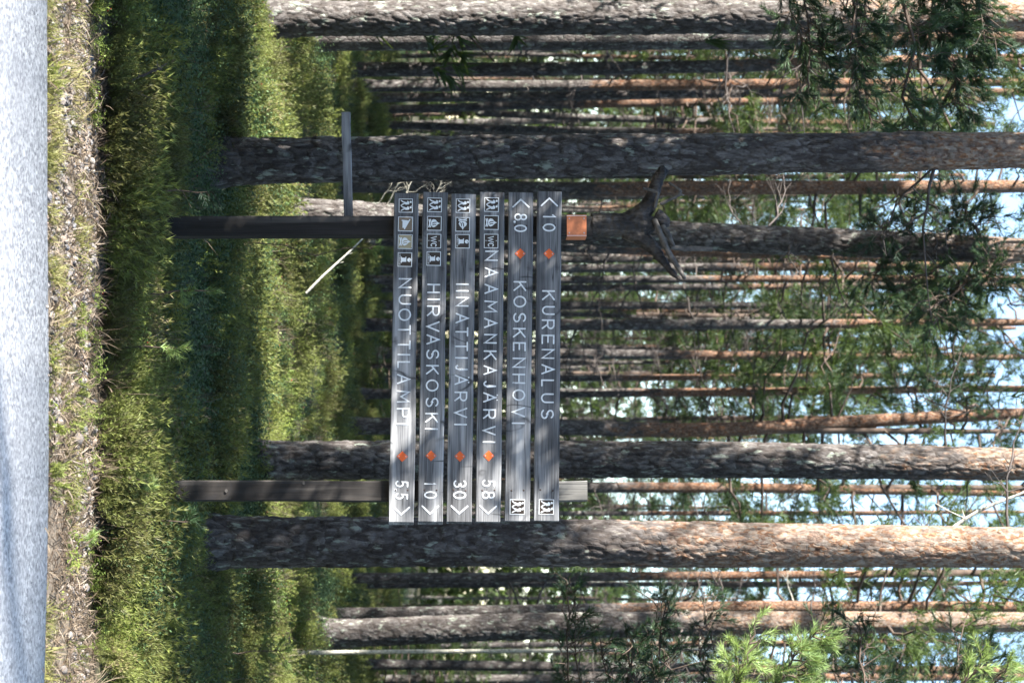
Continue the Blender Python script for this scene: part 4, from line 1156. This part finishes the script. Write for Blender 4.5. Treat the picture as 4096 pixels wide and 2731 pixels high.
def clump_heather(seed, n=64, h=.23, R=.12):
    r = np.random.default_rng(seed); tm = TM()
    O, A = [], []
    for k in range(n):
        a = r.uniform(0, 6.28); q = R * math.sqrt(r.random())
        b = np.array([q * math.cos(a), q * math.sin(a), -.02])
        d = np.array([math.cos(a) * q / R * .5 + r.normal() * .2, math.sin(a) * q / R * .5 + r.normal() * .2, 1.0]); d /= np.linalg.norm(d)
        ln = h * r.uniform(.55, 1.1); tip = b + d * ln
        s = np.cross(d, r.normal(size=3)); s /= np.linalg.norm(s)
        tm.add(np.array([b - s * .0018, b + s * .0018, tip]), np.array([[0, 1, 2]]), 0)
        for j in range(4):
            O.append(b + d * ln * (.45 + .15 * j)); A.append(d)
    tm.add(*blades(r, np.array(O), np.array(A), 5, .034, .006, .75), 1)
    return tm.mesh('heather', [M['litter'], M['heather']])
def clump_leafy(seed, n=26, h=.16, R=.11, leaf=.022, mat='lingon', berries=0):
    r = np.random.default_rng(seed); V, Fc, mi = [], [], []
    o = 0
    for k in range(n):
        a = r.uniform(0, 6.28); q = R * math.sqrt(r.random())
        b = np.array([q * math.cos(a), q * math.sin(a), -.02]); d = np.array([r.normal() * .3, r.normal() * .3, 1.]); d /= np.linalg.norm(d)
        ln = h * r.uniform(.5, 1.15)
        for j in range(9):
            c = b + d * ln * (.3 + .7 * j / 8)
            ax = np.array([r.normal(), r.normal(), r.uniform(.0, .9)]); ax /= np.linalg.norm(ax)
            s = np.cross(ax, [0, 0, 1.]); s /= np.linalg.norm(s) + 1e-6
            l = leaf * r.uniform(.7, 1.2); w = l * .32
            V += [c, c + ax * l * .5 + s * w, c + ax * l, c + ax * l * .5 - s * w]
            Fc += [(o, o + 1, o + 2), (o, o + 2, o + 3)]; mi += [0, 0]; o += 4
    for k in range(berries):
        c = np.array([r.normal() * R * .6, r.normal() * R * .6, h * r.uniform(.5, .9)]); s = .004
        V += [c + np.array(p) * s for p in ((1, 0, 0), (-1, 0, 0), (0, 1, 0), (0, -1, 0), (0, 0, 1), (0, 0, -1))]
        for f in ((0, 2, 4), (2, 1, 4), (1, 3, 4), (3, 0, 4), (2, 0, 5), (1, 2, 5), (3, 1, 5), (0, 3, 5)):
            Fc.append(tuple(i + o for i in f)); mi.append(1)
        o += 6
    return mesh_np('leafy', np.array(V), np.array(Fc), [M[mat], M['berry']], mi)
def clump_grass(seed, n=30, h=.14, mat='grass', lean=.45):
    r = np.random.default_rng(seed); V, Fc = [], []
    for k in range(n):
        b = np.array([r.normal() * .04, r.normal() * .03, -.01]); d = np.array([r.normal() * lean, r.normal() * lean, 1.]); d /= np.linalg.norm(d)
        l = h * r.uniform(.5, 1.2); s = np.cross(d, r.normal(size=3)); s /= np.linalg.norm(s); s *= .0022
        mid = b + d * l * .55; tip = b + d * l + np.array([d[0], d[1], -.5]) * l * .25
        o = len(V); V += [b - s, b + s, mid + s, mid - s, tip]
        Fc += [(o, o + 1, o + 2), (o, o + 2, o + 3), (o + 3, o + 2, o + 4)]
    return mesh_np('grass', np.array(V), np.array(Fc), [M[mat]])
def pebble(seed, sub=2):
    import bmesh
    bm = bmesh.new(); bmesh.ops.create_icosphere(bm, subdivisions=sub, radius=.5)
    r = np.random.default_rng(seed); k = r.normal(size=(7, 3)); ph = r.uniform(0, 6, 7); sc = r.uniform(.6, 1.1, 3); sc[2] *= .7
    for v in bm.verts:
        p = np.array(v.co); f = 1 + .10 * sum(math.sin(float(k[i] @ p) * 3.2 + ph[i]) for i in range(7)) / 2
        v.co = Vector(p * f * sc)
    me = bpy.data.meshes.new('pebble'); bm.to_mesh(me); bm.free(); me.materials.append(M['stone'])
    me.polygons.foreach_set('use_smooth', [True] * len(me.polygons)) if sub > 1 else None
    return me

def sample(n, y0, y1, r, margin=1.6, pw=1.0):
    """points in the wedge the picture can see (and a step to the side), denser near"""
    u = r.random(n); y = y0 + (y1 - y0) * u ** pw
    x = r.uniform(-1, 1, n) * (.165 * y + margin)
    return x, y
def put(name, sources, x, y, r, smin, smax, label, tilt=.15, dz=0.0, grow=0.0):
    z = gz(x, y) + dz
    n = len(x)
    rot = np.stack([r.normal(size=n) * tilt, r.normal(size=n) * tilt, r.uniform(0, 6.28, n)], -1)
    scl = r.uniform(smin, smax, n) * np.clip(.45 + (y - 10.95) / 1.0, .45 if y.min() > 10 else 1.0, 1) * (1 + grow * np.clip((y - 14) / 30, 0, 2))
    if name in ('heather', 'bilberry'): scl = scl * (.55 + 1.05 * vnoise(x * 1.15 + 40, y * .8, 68))
    scatter(name, sources, np.stack([x, y, z], -1), rot, scl, r.integers(0, len(sources), n), label)

r = np.random.default_rng(21)
HE = [clump_heather(400 + k) for k in range(4)]
LI = [clump_leafy(420 + k, 26, .15, .11, .024, 'lingon', 1 if k == 0 else 0) for k in range(3)]
BI = [clump_leafy(430 + k, 34, .24, .13, .022, 'bilberry') for k in range(3)]
GR = [clump_grass(440 + k) for k in range(3)]
# heather
xn, yn = sample(2700, 10.85, 20, r, 1.8, 1.1); xf, yf = sample(3600, 20, 60, r, 3.0, .8)
x = np.concatenate([xn, xf]); y = np.concatenate([yn, yf])
keep = vnoise(x * .9, y * .9, 61) > .40
keep |= ((y < 12.2) & (y > 10.95))
keep &= (y > 11.0 + .35 * vnoise(x * 1.6, y * .2, 65))
keep |= ((y > 18.5) & (y < 25))
put('heather', HE, x[keep], y[keep], r, .42, 1.22, 'brownish green heather covering the forest edge', grow=.35)
# bilberry and crowberry
xn, yn = sample(3600, 11.3, 20, r, 1.8, 1.0); xf, yf = sample(5200, 20, 75, r, 3.0, .8)
x = np.concatenate([xn, xf]); y = np.concatenate([yn, yf])
keep = (vnoise(x * .9, y * .9, 61) < .70) & (r.random(len(x)) < np.clip((y - 11.2) / 1.0, .1, 1))
put('bilberry', BI, x[keep], y[keep], r, .42, 1.12, 'dark green bilberry shrubs under the pines', grow=.4)
# lingonberry, bright, along the verge; packed into the sunny strip so its colour adds brightness
xn, yn = sample(800, 10.95, 12.8, r, 1.6, 1.0); xf, yf = sample(2600, 12.6, 40, r, 2.0, .9)
x = np.concatenate([xn, xf]); y = np.concatenate([yn, yf]); keep = (vnoise(x * 1.4, y * 1.4, 62) > np.where(y < 13, .50, np.where((y > 18.4) & (y < 25), .2, .55)))
put('lingonberry', LI, x[keep], y[keep], r, .75, 1.2, 'bright green lingonberry with red berries along the verge', grow=.2)
# verge grass
x = r.uniform(-4, 4, 520); y = road_edge(x) + .06 + r.random(520) ** 1.8 * 1.4
keep = vnoise(x * 2.2, y * 3, 63) > .54
put('verge_grass', GR, x[keep], y[keep], r, .45, 1.0, 'yellowing grass tufts on the gravel verge', .3)
x, y = sample(700, 11, 30, r, 1.5, 1.1)
put('forest_grass', [clump_grass(450 + k, 14, .34, 'litter', .35) for k in range(2)], x, y, r, .6, 1.1, 'thin dry stems and grass among the dwarf shrubs', .3)
x = r.uniform(-4, 4, 420); y = road_edge(x) + .05 + r.random(420) * 1.75
keep = vnoise(x * 1.7 + 3, y * 2.6, 67) > .70
put('verge_herbs', [clump_leafy(460 + k, 16, .07, .10, .02, 'lingon') for k in range(2)] + [clump_heather(465, 26, .12, .10)], x[keep], y[keep], r, .6, 1.1, 'low green plants creeping over the gravel shoulder', .3)
# gravel
PEB = [pebble(500 + k, 1) for k in range(5)]
n = 13000; x = r.uniform(-4, 4, n); y = road_edge(x) - .06 + r.beta(1.7, 1.35, n) * 2.15
keep = (vnoise(x * 3, y * 4, 64) > .36) & (vnoise(x * 1.3 + 7, y * 1.9, 66) > .30 + .12 * np.clip(x / 1.5, -1, 1))
s = .014 + .034 * r.random(n) ** 2.0
xk, yk, sk = x[keep], y[keep], s[keep]
scatter('gravel', PEB, np.stack([xk, yk, np.maximum(gz(xk, yk), np.where(yk < road_edge(xk), ROADZ, -1)) + sk * .15], -1), r.uniform(0, 6.28, (len(xk), 3)), sk, r.integers(0, 5, len(xk)), 'pale gravel of the road shoulder')
n = 7000; x = r.uniform(-4, 4, n); y = road_edge(x) - .02 + r.beta(1.3, 1.0, n) * 2.3
scatter('needle_litter', [clump_grass(470 + k, 7, .055, 'litter', 2.8) for k in range(3)], np.stack([x, y, gz(x, y) + .008], -1), r.normal(size=(n, 3)) * np.array([.3, .3, 3]), r.uniform(.6, 1.4, n), r.integers(0, 3, n), 'dry needles and twigs littering the shoulder')

# larger stones on the shoulder, one by one
STN = [pebble(520 + k, 2) for k in range(6)]
def on_ground(X, y):
    for d in np.arange(8.9, 14, .01):
        p = P(X, y, d)
        if p.z <= float(gz(p.x, p.y)): return p
    return p
for (X, y, s, lab) in ((292, 1752, .105, 'rounded blue-grey boulder on the shoulder, the larger of a touching pair'), (318, 1712, .075, 'rounded blue-grey stone on the shoulder, the smaller of a touching pair'),
                       (330, 1846, .06, 'pinkish upright stone on the shoulder beside a dead stick'), (300, 2137, .062, 'flat pale stone lying on the shoulder near the two crossed sticks'),
                       (410, 1778, .045, 'small white ridged stone at the foot of the heather')):
    p = on_ground(X, y)
    tag(ob('stone', STN[int(X) % 6], None, (p.x, p.y, p.z + s * .2), (0, 0, X * 1.0), (s, s * .9, s)), lab, 'stone')
n = 0
while n < 90:
    x = r.uniform(-2.2, 2.2); y = float(road_edge(x)) + .12 + r.beta(2, 1.6) * 1.8
    if vnoise(x * 3, y * 4, 64) < .35: continue
    s = r.uniform(.030, .055)
    tag(ob('stone', STN[r.integers(6)], None, (x, y, float(gz(x, y)) + s * .18), (r.normal() * .3, r.normal() * .3, r.uniform(0, 6.28)), (s, s * r.uniform(.7, 1), s * r.uniform(.7, 1))),
        'fist-sized pale stone lying loose in the roadside gravel', 'stone', 'loose stones of the gravel shoulder'); n += 1

# sticks
def stick(pts, d0, rad, label, mat='lichenwood', tw=3, seed=0):
    r = np.random.default_rng(seed)
    W = [P(*p[:2], p[2] if len(p) > 2 else d0) if len(p) > 2 or d0 else on_ground(*p) for p in pts]
    W = np.array([np.array(w) + (np.array([0, 0, rad]) if not d0 and len(p) < 3 else 0) for w, p in zip(W, pts)])
    base = W[0].copy(); W = W - base
    tm = TM(); tm.add(*tri_tube(W, np.linspace(rad, rad * .5, len(W)), 6), 0)
    L = np.linalg.norm(W[-1])
    for k in range(tw):
        c = W[0] + (W[-1] - W[0]) * r.uniform(.3, .9); e = c + (W[-1] - W[0]) / L * .06 + r.normal(size=3) * .05; e[2] = max(e[2], c[2])
        tm.add(*tri_tube(np.stack([c, e]), [rad * .45, rad * .2], 4), 0)
    return tag(ob('dead_stick', tm.mesh('stick', [M[mat]]), None, base), label, 'stick')
d_ = 19.0
stick([(1225, 1172, 19.0), (1290, 1105, 19.0), (1350, 1050, 19.1), (1405, 1000, 19.2), (1470, 935, 19.3)], None, .0125, 'lichened dead pole leaning behind the left post', 'lichenwood', tw=4, seed=1)
stick([(230, 1430 + 415), (300, 1805), (362, 1790)], None, .009, 'straight dead stick lying by the pinkish stone', 'litter', 1, 2)
stick([(352, 2125), (362, 2060), (372, 2010)], None, .008, 'pale dead stick lying on the shoulder, straighter of a crossed pair', 'lichenwood', 1, 3)
stick([(358, 2130), (395, 2070), (412, 2015)], None, .009, 'pale dead stick lying on the shoulder, bent one of a crossed pair', 'lichenwood', 2, 4)
stick([(232, 402), (330, 420), (430, 440)], None, .006, 'long thin dry twig across the gravel by the sunny heather gap', 'litter', 1, 5)
stick([(240, 310), (300, 330), (390, 350)], None, .005, 'reddish thin twig lying over the pale gravel', 'litter', 2, 6)
stick([(505, 335), (560, 305), (610, 285), (650, 275)], 11.4, .006, 'bleached bare heather twig rising over the shaded shrubs', 'deadwood', 7, 7)

# little pine seedlings
def seedling(X, y, d, h, label, mat='needle_fresh', n=5, lean=(0, 0), up=True):
    r = np.random.default_rng(int(X * 3 + y))
    p = P(X, y, d); g = float(gz(p.x, d))
    t = thing('pine_seedling', label, 'seedling', (p.x, d, g))
    top = np.array([lean[0], lean[1], p.z - g + h * .5]); tm = TM(); tn = TM()
    q = curve((0, 0, 0), top, 0, 6, r, .02); tm.add(*tri_tube(q, np.linspace(.006, .003, 6), 5), 0)
    O = [top]; A = [np.array([0, 0, 1.])]
    for k in range(n):
        tt = r.uniform(.55, .95); c = np.array([np.interp(tt, np.linspace(0, 1, 6), q[:, i]) for i in range(3)])
        a = r.uniform(0, 6.28); e = c + np.array([math.cos(a), math.sin(a) * .6, .55]) * h * r.uniform(.25, .5)
        tm.add(*tri_tube(np.stack([c, e]), [.003, .002], 4), 0); O.append(e); A.append((e - c) / np.linalg.norm(e - c))
    s = ob('stem', tm.mesh('stem', [M['limb']]), t)
    tn.add(*blades(r, np.array(O), np.array(A), 70, .055, .0036, .75, .07), 0)
    ob('needles', tn.mesh('needles', [M[mat]]), s)
seedling(1440, 990, 17.2, .34, 'pine seedling with bright tufts beside the left post, before the leaning pole', n=7)
seedling(800, 765, 12.0, .22, 'pine seedling with long bare stems left of the dark left post', 'needle', 4)
seedling(815, 1165, 11.9, .14, 'small pine seedling in the heather between the two posts', n=3)
seedling(570, 1945, 11.35, .12, 'bright pine seedling in the sunny heather before the right post', n=3)
seedling(330, 2155, 10.7, .09, 'tiny pine seedling on the shoulder below the right post', n=2)
seedling(745, 2080, 11.9, .16, 'pine seedling in front of the thick pine at the arrow end', 'needle', 4)
seedling(715, 1390, 11.6, .12, 'small green pine seedling in the heather under the middle of the boards', n=3)
seedling(1085, 2600, 16.5, .3, 'pine seedling in the sunny strip under the thin pale dead stem', n=8)
